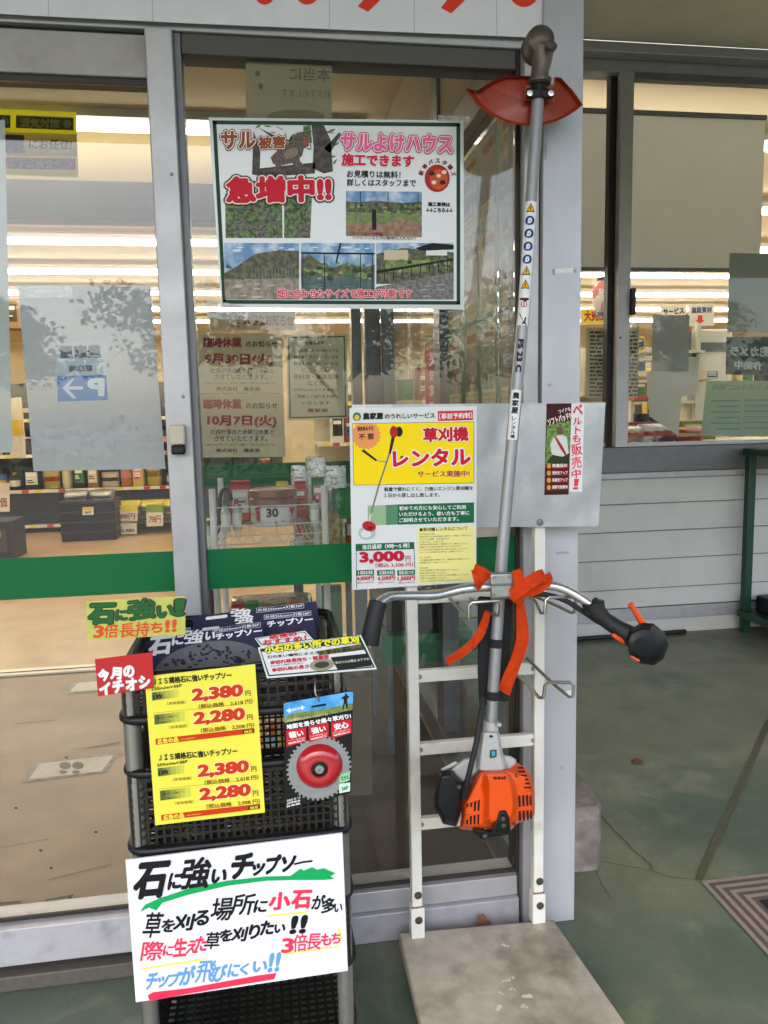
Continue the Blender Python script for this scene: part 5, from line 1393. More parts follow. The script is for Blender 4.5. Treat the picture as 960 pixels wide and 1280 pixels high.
# notices on the inner glass
YI = YB+.0265
gryp = translucent(mat('notice_paper', '#cfccbb', .6), .35)
rdn = ink('#9c1f2e')
def f3(p): p.t('から', K, 288, 404, 300, 404, 10, 2, .02); p.t('大切なお知らせ', rdn, 304, 399, 367, 401, 15, 2, .05)
pane_paper('notice', 'narrow notice strip with brown red heading on the inner glass under the poster', 'notice', [(262, 390), (369, 389), (369, 412), (262, 413)], YI, gryp, f3)
def f4(d, dy, n1, n2, a, c):
    def f(p):
        p.t('臨時休業', rdn, 254, 428+dy, 302, 428+dy, 13, 2, .05); p.t('のお知らせ', K, 307, 430+dy, 347, 430+dy, 8, 2, .03)
        p.t(d, rdn, a, 449+dy, c, 450+dy, 16, 2, .05)
        p.t(n1, K, 263, 463+dy, 342, 463+dy, 7, 2, .02); p.t(n2, K, 268, 471+dy, 334, 471+dy, 7, 2, .02)
        p.t('ご迷惑をおかけいたしますがご理解とご協力をお願い致します', K, 256, 479+dy, 345, 479+dy, 3, 2, .0); p.t('株式会社　農家屋', K, 270, 486+dy, 325, 486+dy, 5, 2, .02)
    return f
pane_paper('notice', 'grey closing notice for 30 September, the upper one on the inner glass', 'notice', [(248, 417), (352, 416), (354, 491), (249, 492)], YI, gryp, f4('9月30日(火)', 0, '社員研修のため終日休業と', 'させていただきます。', 256, 342))
pane_paper('notice', 'grey closing notice for 7 October, the lower one on the inner glass', 'notice', [(249, 493), (354, 492), (357, 571), (250, 572)], YI, gryp, f4('10月7日(火)', 77, '社内行事のため終日休業と', 'させていただきます。', 259, 346))
def f5(p):
    p.frame('border', ink('#24553a'), [(360, 421), (431, 420), (433, 521), (362, 523)], 1.6, 1)
    p.t('お客様各位', K, 382, 429, 405, 428, 5, 2, .03)
    for i, (s_, m_) in enumerate((('いつも当店をご利用いただき', K), ('誠にありがとうございます', K), ('資材の持込みについては', K), ('ビニール袋', rdn), ('肥料袋・農薬容器', rdn), ('などの', rdn), ('お持ち込みはできません', K), ('ご理解とご協力をお願い', K), ('いたします', K))):
        y = 438+i*8.2; h_ = 6.5 if m_ is rdn else 4
        p.t(s_, m_, 395-min(28, len(s_)*3.5), y, 395+min(28, len(s_)*3.5), y, h_, 2, .02)
    p.t('農家屋', ink('#9c1f2e'), 384, 513, 410, 513, 5, 2, .03)
pane_paper('notice', 'framed notice with thin green border and red centre lines on the inner glass', 'notice', [(358, 419), (433, 418), (435, 523), (360, 525)], YI, translucent(mat('notice_paper_light', '#d0d0c4', .6), .35), f5)
# sign hanging over the inner doorway
def tink(h):
    k = 'tink_'+h.strip('#')
    return MATS[k] if k in MATS else translucent(mat(k, h, .5, spec=.2), .65)
def f6(p):
    p.poly('panel', tink('#3c4a24'), [(20, 144), (92, 147), (92, 163), (20, 160)], 1); p.t('湿気対策', tink('#d9dfa0'), 25, 153, 75, 155, 12, 2, .05)
    p.ell('panel', tink('#d0d0b0'), 84, 155, 5, 5.5, 2); p.poly('panel', tink('#3c4a24'), [(-40, 142), (13, 144), (13, 160), (-40, 158)], 1); p.ell('panel', tink('#d0d0b0'), 6, 152, 5, 5.5, 2)
    p.poly('panel', tink('#cfcbb0'), [(-60, 163), (96, 168), (97, 196), (-60, 192)], 1)
    p.t('農家屋', tink('#6b3a34'), -55, 178, 32, 180, 25, 2, .05); p.t('にお任せ!', K, 36, 180, 90, 181, 13, 2, .04)
    p.poly('panel', tink('#8c1f22'), [(-50, 196), (94, 198), (94, 212), (-50, 210)], 1); p.t('床下点検受付中', tink('#e0c9b0'), 8, 204, 90, 206, 11, 2, .05)
pane_paper('hanging_sign', 'yellow green hanging sign with dark lettering over the inner doorway', 'sign', [(-70, 133), (95, 140), (98, 222), (-70, 216)], YB-.27, translucent(mat('sign_lime', '#d6d43c', .5), .65), f6)

# flyers on the side glass
fg = mat('flyer_green', '#17502c', .5)
def side_sign(name, label, y0, y1, z0, z1, m, fn, group=None):
    def mf(cx, cy): return Vector((XS+.004, y1+(y0-y1)*cx, z1+(z0-z1)*cy)), Vector((-1, 0, 0))
    p = Sign(name, label, 'flyer', None, mapf=mf, group=group)
    p.paper([(0, 0), (1, 0), (1, 1), (0, 1)], m, .0006); fn(p); return p.build()
brn = [mat('print_brown_%d' % i, c, .5, col2=c2, vs=25, lo=.42, hi=.6) for i, (c, c2) in enumerate((('#4a3a30', '#85775c'), ('#2f4426', '#76805a'), ('#5a4c40', '#3a322c')))]
kk = 0
for r_, (pz1, pz0) in enumerate(((178, 285), (292, 398), (404, 515))):
    for c_, (pa, pb) in enumerate(((557, 577), (578, 598), (599, 620), (622, 648))):
        ya_ = at(pa, 400, x=XS).y; yb_ = at(pb, 400, x=XS).y
        z1_, z0_ = at(600, pz1-4, x=XS).z, at(600, pz0+3, x=XS).z
        bm = brn[kk % 3]; kk += 1
        def ff(p, bm=bm):
            oct_ = [(.22, .05), (.78, .05), (.88, .12), (.88, .88), (.78, .95), (.22, .95), (.12, .88), (.12, .12)]
            p.poly('panel', ink('#a8a27e'), oct_, 1)
            p.poly('picture', bm, [(.12, .25), (.88, .25), (.88, .74), (.12, .74)], 2)
            p.t('栽培', ink('#8a5a1c'), .2, .16, .8, .16, .1, 3, .06)
            for q in (.79, .85): p.t('育て方のポイント', ink('#5a3a2c'), .15, q, .85, q, .035, 3, .0)
        side_sign('crop_flyer', 'green bordered crop flyer, %s in the %s row on the side glass' % (('farthest', 'second farthest', 'second nearest', 'nearest')[c_], ('top', 'middle', 'bottom')[r_]), yb_-.004, ya_+.004, z0_, z1_, fg, ff, 'crop flyers on the side glass')
def fp(p):
    for i, c_ in enumerate('大決算市'): p.t(c_, WH, .2, .16+.2*i, .8, .16+.2*i, .15, 3, .06)
side_sign('pink_banner', 'narrow pink vertical banner with white characters on the side glass', at(556, 460, x=XS).y, at(530, 460, x=XS).y, at(540, 530, x=XS).z, at(540, 434, x=XS).z, mat('pink_print', '#c8485c', .5), fp)

# papers in the shop window
def f7(p):
    pass
pane_paper('window_poster', 'plain grey back of a large poster at the top right of the window', 'poster', [(912, 316), (990, 318), (990, 417), (909, 415)], YB+.006, translucent(mat('paper_back_warm', '#a9aca4', .6), .35))
def f8(p):
    p.t('防犯カメラ', ink('#c9cdca'), 912, 439, 975, 440, 13, 2, .06, mirror=True); p.t('作動中', ink('#c9cdca'), 918, 456, 952, 457, 11, 2, .05, mirror=True)
pane_paper('window_poster', 'dark grey camera warning poster read from behind on the window', 'poster', [(908, 421), (990, 421), (990, 470), (907, 468)], YB+.006, translucent(mat('paper_back_dark', '#5f6866', .6), .35), f8)
def f9(p):
    p.t('レンタルのご案内', ink('#7d9a86'), 890, 484, 960, 484, 8, 2, .04, mirror=True)
    for i in range(6):
        p.rect('lettering', ink('#7f9482'), 888+i % 2*8, 500+i*7, 925, 502+i*7, 2); p.rect('lettering', ink('#7f9482'), 930, 499+i*7, 965, 501+i*7, 2)
pane_paper('window_poster', 'pale green back of a wide poster low on the right window', 'poster', [(883, 476), (990, 476), (990, 545), (876, 545)], YB+.006, translucent(mat('paper_back_green', '#a9b8a2', .6), .35), f9)
pane_paper('window_poster', 'grey back of a portrait sheet in the middle of the shop window', 'poster', [(816, 394), (862, 394), (861, 464), (814, 464)], YB+.02, translucent(mat('paper_back_mid', '#aeada6', .6), .35))
pane_paper('window_poster', 'pale sheet hanging half behind the grey portrait sheet in the window', 'poster', [(808, 465), (874, 445), (872, 492), (852, 496), (848, 545), (812, 520)], YB+.035, translucent(mat('paper_back_pale', '#c8c7c0', .6), .35))
def f10(p):
    random.seed(3)
    for i in range(17):
        y = 414+i*4.9
        x = 737
        while x < 796:
            l = random.uniform(3, 12); p.rect('lettering', ink('#55534a'), x, y, min(797, x+l), y+random.uniform(2, 3.6), 2); x += l+random.uniform(.6, 2)
pane_paper('newspaper_sheet', 'printed newspaper sheet hanging inside the window behind the window stile', 'newspaper', [(733, 410), (799, 409), (797, 497), (731, 498)], YB+.16, translucent(mat('newsprint', '#c9c3ae', .7), .35), f10)

# ------------------------------------------------------------------ goods in the vestibule
def carton(label, x, y, z, w_, d_, h_, c, c2=None, name='carton', cat='box', group=None, rough=.6, by=None):
    m = mat('board_'+c.strip('#'), c, rough, var=.06, vs=9)
    t = thing(name, label, cat, (x, y, z), group)
    MB().box(x-w_/2, x+w_/2, y-d_/2, y+d_/2, z, z+h_, m).build('body', t, bevel=min(.004, h_*.06))
    if c2:
        lp = MB(); yy = y-d_/2
        lp.box(x-w_*.40, x+w_*.40, yy-.0012, yy-.0003, z+h_*.22, z+h_*.80, ink(c2))
        lp.box(x-w_*.34, x+w_*.30, yy-.0020, yy-.0014, z+h_*.62, z+h_*.74, ink('#efe9da'))
        for k in range(3): lp.box(x-w_*.34, x+w_*random.uniform(-.05, .3), yy-.0020, yy-.0014, z+h_*(.30+.09*k), z+h_*(.345+.09*k), ink(random.choice(('#2a2a2a', '#efe9da', '#7a1a1a'))))
        lp.build('label_panel', t)
    return t
def sack(label, x, y, z, w_, d_, h_, m, band_m=None, name='sack', cat='bag', lean=0., group=None):
    t = thing(name, label, cat, (x, y, z), group); L = []
    N = 9
    for i in range(N):
        a = i/(N-1); bulge = math.sin(math.pi*(.06+.9*a))**.55
        rr = []
        for k in range(20):
            q = 2*math.pi*k/20; cx, cy = math.cos(q), math.sin(q)
            ex_ = math.copysign(abs(cx)**.6, cx)*w_/2*(1-.06*(1-bulge))+random.uniform(-.01, .01)*w_; ey_ = math.copysign(abs(cy)**.8, cy)*d_/2*max(.08, bulge if a > .5 else max(bulge, .7))+random.uniform(-.03, .03)*d_
            rr.append(Vector((x+ex_, y+ey_+lean*a*h_, z+h_*a+random.uniform(-.01, .01)*h_)))
        L.append(rr)
    MB().loft(L, m).build('body', t, smooth=60)
    if band_m:
        b = MB(); ks = list(range(11, 20)); rows = [[L[i][k]+Vector((0, -.0025, 0)) for k in ks] for i in (3, 4, 5)]
        for i in range(2):
            for j in range(len(ks)-1): b.poly([rows[i][j], rows[i][j+1], rows[i+1][j+1], rows[i+1][j]], band_m)
        b.build('printed_band', t, smooth=60, recalc=False)
    return t
def bottle(label, x, y, z, r, h_, m, cm, group=None, name='bottle'):
    t = thing(name, label, 'bottle', (x, y, z), group)
    MB().lathe((x, y, z), (0, 0, 1), [(r*.95, 0), (r, .01*h_), (r, .62*h_), (r*.75, .72*h_), (r*.34, .8*h_), (r*.34, .86*h_)], m, 16).build('body', t)
    MB().lathe((x, y, z), (0, 0, 1), [(r*.42, .861*h_), (r*.42, h_), (r*.3, h_+.002)], cm, 14).build('cap', t)
    MB().lathe((x, y, z), (0, 0, 1), [(r*1.01, .2*h_), (r*1.012, .2*h_+.001), (r*1.012, .55*h_), (r*1.01, .55*h_+.001)], ink('#d6d3c6'), 16).build('label_wrap', t)
    return t
foil = mat('foil_film', '#b9b9b4', .22, .7, var=.3, vs=40, bump=.9, bs=45)
wr = thing('wire_rack', 'white wire shelf rack inside the porch behind the green band', 'rack', (0, 2.2, .005))
wire_w = mat('white_wire', '#cfcfc8', .4)
VY0, VY1 = 2.06, 2.44
vx0, vx1 = at(268, 675, y=VY0).x, at(407, 675, y=VY0).x
vz = at(330, 679, y=VY0).z
def wshelf(z, nm):
    b = MB()
    for dz in (0, .022):
        b.tube([(vx0, VY0, z+dz), (vx1, VY0, z+dz), (vx1, VY1, z+dz), (vx0, VY1, z+dz)], .0025, wire_w, 6, closed=True)
    n = 8
    for i in range(n):
        xa_, xm, xb_ = vx0+(vx1-vx0)*i/n, vx0+(vx1-vx0)*(i+.5)/n, vx0+(vx1-vx0)*(i+1)/n
        b.tube([(xa_, VY0-.001, z), (xm, VY0-.001, z+.022), (xb_, VY0-.001, z)], .0016, wire_w, 5)
    for i in range(1, 24):
        x = vx0+(vx1-vx0)*i/24; b.tube([(x, VY0, z+.0225), (x, VY1, z+.0225)], .0013, wire_w, 5)
    b.build(nm, wr)
wshelf(vz, 'upper_shelf'); wshelf(.3, 'lower_shelf'); wshelf(vz-.3, 'middle_shelf')
for x in (vx0, vx1):
    for y in (VY0, VY1): MB().tube([(x, y, .005), (x, y, vz+.15)], .009, wire_w, 10).build('post', wr)
bask = MB()
for z in (.05, .10): bask.tube([(vx0, VY0, vz+z), (vx1, VY0, vz+z)], .0016, wire_w, 5)
bask.build('front_guard', wr)
zt_ = vz+.0245
p = at(343, 650, y=2.18); rj = (at(373, 650, y=2.18).x-at(313, 650, y=2.18).x)/2
jar = thing('storage_jar', 'wide clear jar with coppery lid and a white label marked 30 on the wire rack', 'jar', (p.x, 2.25, zt_))
jh = at(343, 634, y=2.18).z-zt_; lh = at(343, 613, y=2.18).z-zt_
MB().lathe((p.x, 2.25, zt_), (0, 0, 1), [(rj*.92, 0), (rj, .01), (rj, jh*.92), (rj*.93, jh)], mat('jar_body', '#c9c5c0', .2, col2='#a32a30', vs=34, lo=.56, hi=.6), 28).build('body', jar)
MB().lathe((p.x, 2.25, zt_), (0, 0, 1), [(rj*.97, jh+.001), (rj*1.03, jh+.004), (rj*1.03, jh+(lh-jh)*.42), (rj*.99, jh+(lh-jh)*.5), (rj*1.03, jh+(lh-jh)*.58), (rj*1.03, lh*.97), (rj*.95, lh), (rj*.3, lh+.002)], mat('copper_lid', '#8a6248', .3, .6, var=.15, vs=20), 28).build('lid', jar)
lbm = MB()
for j in range(8):
    a0, a1 = R(-125+j*9), R(-125+(j+1)*9)
    lbm.poly([(p.x+rj*1.006*math.cos(a), 2.25+rj*1.006*math.sin(a), zt_+jh*f_) for a, f_ in ((a0, .35), (a1, .3), (a1, .95), (a0, .95))], ink('#cfcfcf'))
lbm.build('label_panel', jar, smooth=60, recalc=False)
js = MB(); v, f = glyph('30', .04); mn, mx = v.min(0), v.max(0)
js.add([(p.x-.022+.034*a, 2.25-rj*1.012, zt_+jh*.5+.026*b_) for a, b_ in (v-mn)/(mx-mn)], f, K); js.build('lettering', jar, smooth=0, recalc=False)
def vat(px, py, y): return at(px, py, y=y)
p = vat(302, 640, 2.4); carton('red carton with a pale label behind the coppery jar', p.x, 2.38, zt_, .06, .08, .12, '#a8341f', '#c9c2b8')
for i, (px, s_) in enumerate(((376, 'slimmest, nearest the jar'), (397, 'middle and tallest one'), (419, 'widest, beside the green bag'))):
    p = vat(px, 640, 2.62); sack('shiny foil packet standing behind the rack, '+s_, p.x, 2.62, vat(px, 655, 2.62).z, .06+.012*i, .045, .20+.03*(i == 1), foil, None, 'foil_packet', 'packet', group='foil packets in the porch')
p = vat(428, 640, 2.5); sack('bright green plastic bag at the right end of the foil packets', p.x, 2.5, vat(428, 648, 2.5).z, .07, .05, .10, mat('green_film', '#1f7a35', .3, bump=.5, bs=60), None, 'plastic_bag', 'bag')
p = vat(410, 690, 2.3); sack('pale yellow net sack leaning right of the wire rack', p.x, 2.52, vat(410, 690, 2.52).z, .13, .07, .14, mat('yellow_net', '#b3a050', .6, col2='#7d6c33', vs=60), None, 'net_sack', 'sack', -.2)
tb = mat('bottle_clear', '#a9b5aa', .15); tr_ = ink('#a8202a', .5); tg = ink('#1d7a3c', .5)
for i, (px, cm, s_) in enumerate(((262, tg, 'with a green cap at the left end of the wire rack'), (283, tg, 'with a green cap next to the black tool handle'), (297, tr_, 'with a red cap under the red carton'), (396, tr_, 'with a red cap right of the coppery jar'))):
    p = vat(px, 680, 2.12); bottle('small clear bottle '+s_, p.x, 2.12+.02*i, zt_ if px > 270 else vat(px, 690, 2.12).z, .013, .085, tb, cm)
p0, p1 = vat(268, 690, 2.3), vat(276, 618, 2.3)
hn = thing('tool_handle', 'dark bent tool handle standing at the left of the wire rack', 'tool', p0)
MB().tube([p0, p0.lerp(p1, .5)+Vector((.004, 0, 0)), p1, p1+Vector((.02, 0, .012)), p1+Vector((.03, 0, -.02))], .006, black_rub, 10, sm=4).build('handle', hn)
MB().tube([p0, p0-Vector((0, 0, .05))], .008, mat('tool_wood', '#7d5a3a', .6), 10).build('grip', hn)
p = vat(340, 765, 2.2); zm = vz-.3+.0245
sack('silver and green seed bag lying on the middle wire shelf', p.x, 2.24, zm, .24, .18, .09, foil, mat('green_print', '#6d8a3c', .4), 'seed_bag', 'bag')
p = vat(259, 790, 2.5); carton('tall purple carton at the far left of the wire rack', p.x, 2.55, .01, .05, .1, vat(259, 742, 2.5).z, '#3a2036', None)
p = vat(420, 800, 2.35); carton('tall narrow green board standing right of the wire rack', p.x, 2.5, .01, .07, .03, vat(420, 735, 2.5).z, '#245d2c', None, 'board', 'board')
gt = thing('green_table', 'low green table inside the porch behind the white trolley', 'table', (.3, 2.75, .005))
p0, p1 = vat(478, 795, 2.65), vat(598, 795, 2.65); zt2, zt3 = vat(540, 792, 2.65).z, vat(540, 828, 2.65).z
grt = mat('green_table_paint', '#16633a', .4)
MB().box(p0.x, p1.x-.02, 2.65, 3.1, zt3, zt2, grt).build('table_top', gt, bevel=.003)
for x in (p0.x+.03, p1.x-.05):
    for y in (2.68, 3.07): MB().tube([(x, y, .005), (x, y, zt3)], .012, alu_dk, 10).build('leg', gt)
p = vat(530, 792, 2.7)
bcx = thing('black_crate', 'black plastic crate on the low green table in the porch', 'crate', (p.x, 2.85, zt2))
MB().box(p.x-.14, p.x+.12, 2.7, 3.0, zt2+.0005, zt2+.13, black_pl).build('body', bcx, bevel=.006)
MB().box(p.x-.15, p.x+.13, 2.69, 3.01, zt2+.1305, zt2+.145, black_pl).build('rim', bcx, bevel=.003)
q = [at(px, py, y=1.93) for px, py in ((414, 996), (466, 994), (464, 848), (414, 849))]
kb = MB(); kb.hexa(q+[v_+Vector((0, .012, 0)) for v_ in q], mat('cardboard', '#6d5c44', .8, var=.05))
dz = min(v_.z for v_ in q)
tag(kb.build('cardboard_sheet', bevel=.002), 'brown cardboard sheet standing inside the glass behind the basket stand', 'cardboard')
q = [at(440, 905, y=1.925), at(456, 915, y=1.925), at(455, 950, y=1.925), at(441, 965, y=1.925)]
sheet('vestibule_mat', .06, XS-.03, YF+.1, YB-.1, .0065, mat('entrance_mat', '#4a3d2c', .9, col2='#55472f', vs=4, var=.12, bump=.3, bs=400))
spots_ = [('red', '#b2352a'), ('pale blue', '#8fb0c4'), ('white', '#d6d3ca'), ('green', '#2f7a40'), ('yellow', '#d2b43c'), ('orange', '#c9692a'), ('pink', '#c9848c')]
random.seed(9)
for lv, (z, y, n, nm) in enumerate(((zm, 2.14, 6, 'middle'), (.3245, 2.14, 6, 'bottom'), (zt_, 2.4, 3, 'top'))):
    for i in range(n):
        cn, cc = spots_[(i*3+lv*2) % 7]
        xx = vx0+.03+(vx1-vx0-.06)*(i+.5)/n
        if lv == 0 and i in (2, 3): continue
        if lv == 2: xx = vx0+.19+.055*i
        nb = spots_[((i+1)*3+lv*2) % 7][0]
        carton('small %s carton on the %s wire shelf, left of the %s one' % (cn, nm, nb) if i < n-1 else 'small %s carton at the right end of the %s wire shelf' % (cn, nm), xx, y, z, .038, .05, random.uniform(.07, .13), cc, spots_[(i+2+lv) % 7][1])
pz = at(405, 690, y=2.75).z
st2 = thing('display_table', 'low pale table behind the wire rack carrying wrapped packets', 'table', (at(405, 690, y=2.75).x, 2.85, .005))
xa2, xb2 = at(366, 690, y=2.75).x, at(452, 690, y=2.75).x
MB().box(xa2, xb2, 2.7, 3.1, pz-.03, pz, mat('pale_table', '#b5ad98', .5)).build('table_top', st2, bevel=.003)
for x in (xa2+.02, xb2-.02):
    for y in (2.73, 3.07): MB().box(x-.012, x+.012, y-.012, y+.012, .005, pz-.0305, alu_dk).build('leg', st2)
pm_ = [mat('wrap_%d' % i, c, .25, bump=.5, bs=50, var=.2, vs=25) for i, c in enumerate(('#b9bdb0', '#6f8f58', '#c9b560', '#a84038', '#8c9aa5', '#d0ccc0'))]
for i in range(8):
    cn = ('pale grey', 'leaf green', 'straw yellow', 'red', 'blue grey', 'cream')[i % 6]
    sack('%s wrapped packet on the pale table, %s row, %s' % (cn, 'front' if i < 4 else 'back', ('left end', 'second from left', 'third from left', 'right end')[i % 4]), xa2+.04+.062*(i % 4), 2.76 if i < 4 else 2.92, pz, .058, .05, (.15 if i < 4 else .24)+random.uniform(-.02, .03), pm_[i % 6], ink(random.choice(('#d6d3ca', '#2f7a40', '#b2352a'))), 'wrapped_packet', 'packet')
fmk = mat('floor_scuff_dirt', '#5d4a33', .7, var=.3, vs=40); b = MB()
for pts_, wd_ in (([(-20, 1131), (26, 1127)], .006), ([(56, 1126), (92, 1119)], .007), ([(88, 1120), (83, 1146)], .008), ([(0, 1060), (60, 1049)], .003), ([(60, 1100), (140, 1080)], .0025), ([(20, 905), (70, 900)], .005), ([(110, 935), (150, 928)], .006)):
    strip([at(*v_, z=.005) for v_ in pts_], wd_, fmk, .0056)
for px_, py_ in ((51, 1063), (83, 947), (20, 1010), (120, 1040), (64, 1085)): b.poly([at(px_+2.5*math.cos(k), py_+1.5*math.sin(k), z=.0057) for k in range(6)], mat('floor_spot', '#2e2418', .8))
tag(b.build('floor_scuff', smooth=0, recalc=False), kind='structure')
# footprint stickers on the floor
for (q4, s_) in (([(45, 953), (150, 940), (132, 965), (28, 978)], 'worn white footprint sticker on the vestibule floor near the glass'), ([(92, 853), (190, 843), (186, 860), (80, 867)], 'white footprint sticker on the vestibule floor by the inner door track')):
    t = thing('floor_sticker', s_, 'sticker', at(*q4[3], z=.005))
    b = MB(); b.poly([at(*v_, z=.0058) for v_ in q4], mat('sticker_floor', '#9a948a', .5, col2='#7a746a', vs=30)); 
    cx, cy = sum(v_[0] for v_ in q4)/4, sum(v_[1] for v_ in q4)/4
    i4 = [(cx+(v_[0]-cx)*.88, cy+(v_[1]-cy)*.8) for v_ in q4]
    b.poly([at(*v_, z=.0062) for v_ in i4], mat('sticker_floor_white', '#c9c2b5', .5, var=.1, vs=20)); b.build('sheet', t, smooth=0, recalc=False)
    for dx in (-8, 8):
        f_ = MB()
        for oy, rx, ry in ((-2, 7.5, 4.6), (6, 5, 2.4)): f_.poly([at(cx+dx+rx*math.cos(a*.4)-oy*.3, cy+oy+ry*math.sin(a*.4), z=.0066) for a in range(16)], ink('#76706a'))
        f_.build('footprint', t, smooth=0, recalc=False)
MB_ = None

# ------------------------------------------------------------------ goods on the sales floor
def fl(px, py): return at(px, py, z=.008)
p = fl(112, 676)
for i in range(4):
    t = thing('plastic_crate', 'black plastic crate, %s in the stack behind the sliding door' % ('bottom one', 'second from the bottom', 'third from the bottom', 'top one')[i], 'crate', (p.x, p.y+.2, .008+.105*i), 'stacked black crates on the sales floor')
    z = .008+.105*i
    MB().box(p.x-.28, p.x+.27, p.y, p.y+.4, z+.0005, z+.1, black_pl).build('body', t, bevel=.006)
    MB().box(p.x-.29, p.x+.28, p.y-.01, p.y+.41, z+.082, z+.1045, mat('crate_rim', '#22242a', .4)).build('rim', t, bevel=.004)
z = .43
for i, dx in enumerate((-.14, .12)): sack('silver film bag on the black crate stack, %s one' % ('left', 'right')[i], p.x+dx, p.y+.2, z, .25, .3, .1, foil, None, 'film_bag', 'bag', group='silver bags on the crate stack')
def tagcard(label, px0, py0, px1, py1, y, c, c2, s_):
    g = Sign('price_tag', label, 'price tag', yp(y)); g.paper([(px0, py0), (px1, py0-.5), (px1, py1-.5), (px0, py1)], ink('#d8d6c4'), .001)
    g.poly('panel', ink(c), [(px0, py0), (px1, py0-.5), (px1, py0+(py1-py0)*.35), (px0, py0+(py1-py0)*.36)], 1)
    g.t(s_, ink(c2), px0+3, py0+(py1-py0)*.68, px1-3, py0+(py1-py0)*.66, (py1-py0)*.36, 2, .03); g.build()
tagcard('yellow price tag on the front of the black crate stack', 103, 634, 117, 644, p.y-.03, '#e0c23a', '#3a3020', '980円')
p2 = fl(175, 668)
pt = thing('display_table', 'low dark display table right of the black crate stack', 'table', (p2.x, p2.y+.3, .008))
zt4 = at(175, 645, y=p2.y).z
MB().box(p2.x-.28, p2.x+.5, p2.y, p2.y+.6, zt4-.04, zt4, mat('table_dark', '#3a342e', .6)).build('table_top', pt, bevel=.004)
for dx in (-.26, .48):
    for dy in (.03, .57): MB().box(p2.x+dx-.02, p2.x+dx+.02, p2.y+dy-.02, p2.y+dy+.02, .008, zt4-.0405, mat('table_dark', '#3a342e')).build('leg', pt)
ym = mat('yellow_film', '#c9b83a', .35, var=.15, vs=12, bump=.3, bs=30)
for i, dx in enumerate((-.12, .12, .36)): sack('yellow feed pack on the dark display table, %s' % ('nearest the crates', 'middle one', 'by the door post')[i], p2.x+dx, p2.y+.25, zt4, .25, .38, .15, ym, mat('print_green_band', '#3f6b2c', .4), 'feed_pack', 'pack', group='yellow packs on the display table')
tagcard('white price tag hanging under the yellow pack nearest the crates', 142, 632, 172, 652, p2.y-.02, '#e6d23c', '#8a3a2a', '498円')
tagcard('small white price tag below the other one on the table leg', 148, 654, 171, 668, p2.y-.03, '#d8d6c4', '#333333', '2,480')
tagcard('white price tag with green stripe hanging by the door post', 183, 631, 204, 658, p2.y-.02, '#7d9a2c', '#9a3a24', '798円')
p3 = fl(58, 637)
t = thing('white_machine', 'white boxy garden machine on a white base left of the crate stack', 'machine', (p3.x, p3.y+.3, .008))
wm = mat('white_plastic', '#d2cec2', .4)
MB().box(p3.x-.35, p3.x+.38, p3.y, p3.y+.6, .008, .13, wm).build('base', t, bevel=.02)
L = []
for zf, sx, sy in ((.131, .30, .2), (.25, .31, .22), (.52, .25, .17), (.62, .2, .12)):
    L.append([Vector((p3.x+.06+sx*math.copysign(abs(math.cos(a))**.5, math.cos(a)), p3.y+.3+sy*math.copysign(abs(math.sin(a))**.5, math.sin(a)), zf)) for a in [2*math.pi*k/20 for k in range(20)]])
MB().loft(L, wm).build('housing', t, smooth=50)
MB().tube([(p3.x-.05, p3.y+.3, .6), (p3.x-.03, p3.y+.3, .69), (p3.x+.13, p3.y+.3, .69), (p3.x+.15, p3.y+.3, .6)], .02, ink('#9a2a2a'), 10, sm=3).build('handle', t)
p4 = fl(8, 702)
carton('dark packed goods in a low black box at the left edge of the door', p4.x-.2, p4.y+.25, .008, .5, .4, .36, '#26262a', '#4a4438')
tagcard('white card with red print over the dark goods at the left edge', -12, 604, 12, 640, p4.y-.02, '#d8c8c0', '#9a3a2a', '特価')
# shelving
def gondola(label, x0, x1, y0, zs, c):
    t = thing('gondola_shelf', label, 'shelving', ((x0+x1)/2, y0+.25, .008))
    m = mat('shelf_'+c.strip('#'), c, .5)
    MB().box(x0, x1, y0+.46, y0+.5, .008, zs[-1]+.42, m).build('back_panel', t)
    for z in zs: MB().box(x0, x1, y0, y0+.459, z-.03, z, m).build('shelf', t, bevel=.003)
    rl = MB()
    for z in zs:
        rl.box(x0, x1, y0-.006, y0-.0005, z-.034, z+.004, ink('#d9d4c4'))
        xx = x0+.05
        while xx < x1-.12:
            rl.box(xx, xx+.07, y0-.0085, y0-.0065, z-.031, z+.001, ink(random.choice(('#e6cf3a', '#efece0', '#e6cf3a', '#c23a2e')))); xx += random.uniform(.1, .26)
    rl.build('price_rail', t)
    n = max(2, int((x1-x0)/1.2)+1)
    for i in range(n):
        x = x0+(x1-x0)*i/(n-1); MB().box(x-.015, x+.015, y0-.002, y0+.4595, .008, .0979, m).build('foot', t)
    return t
cols = [('red', '#9c3328'), ('black', '#232325'), ('yellow', '#c9ad42'), ('white', '#d6d2c6'), ('green', '#3c7a46'), ('orange', '#cf7a33'), ('blue', '#3a5f92'), ('brown', '#8a6a48'), ('cream', '#d9c9a0'), ('pink', '#d08a90'), ('dark grey', '#3a3a3c')]
kinds = ['carton', 'bottle', 'bag', 'tub']
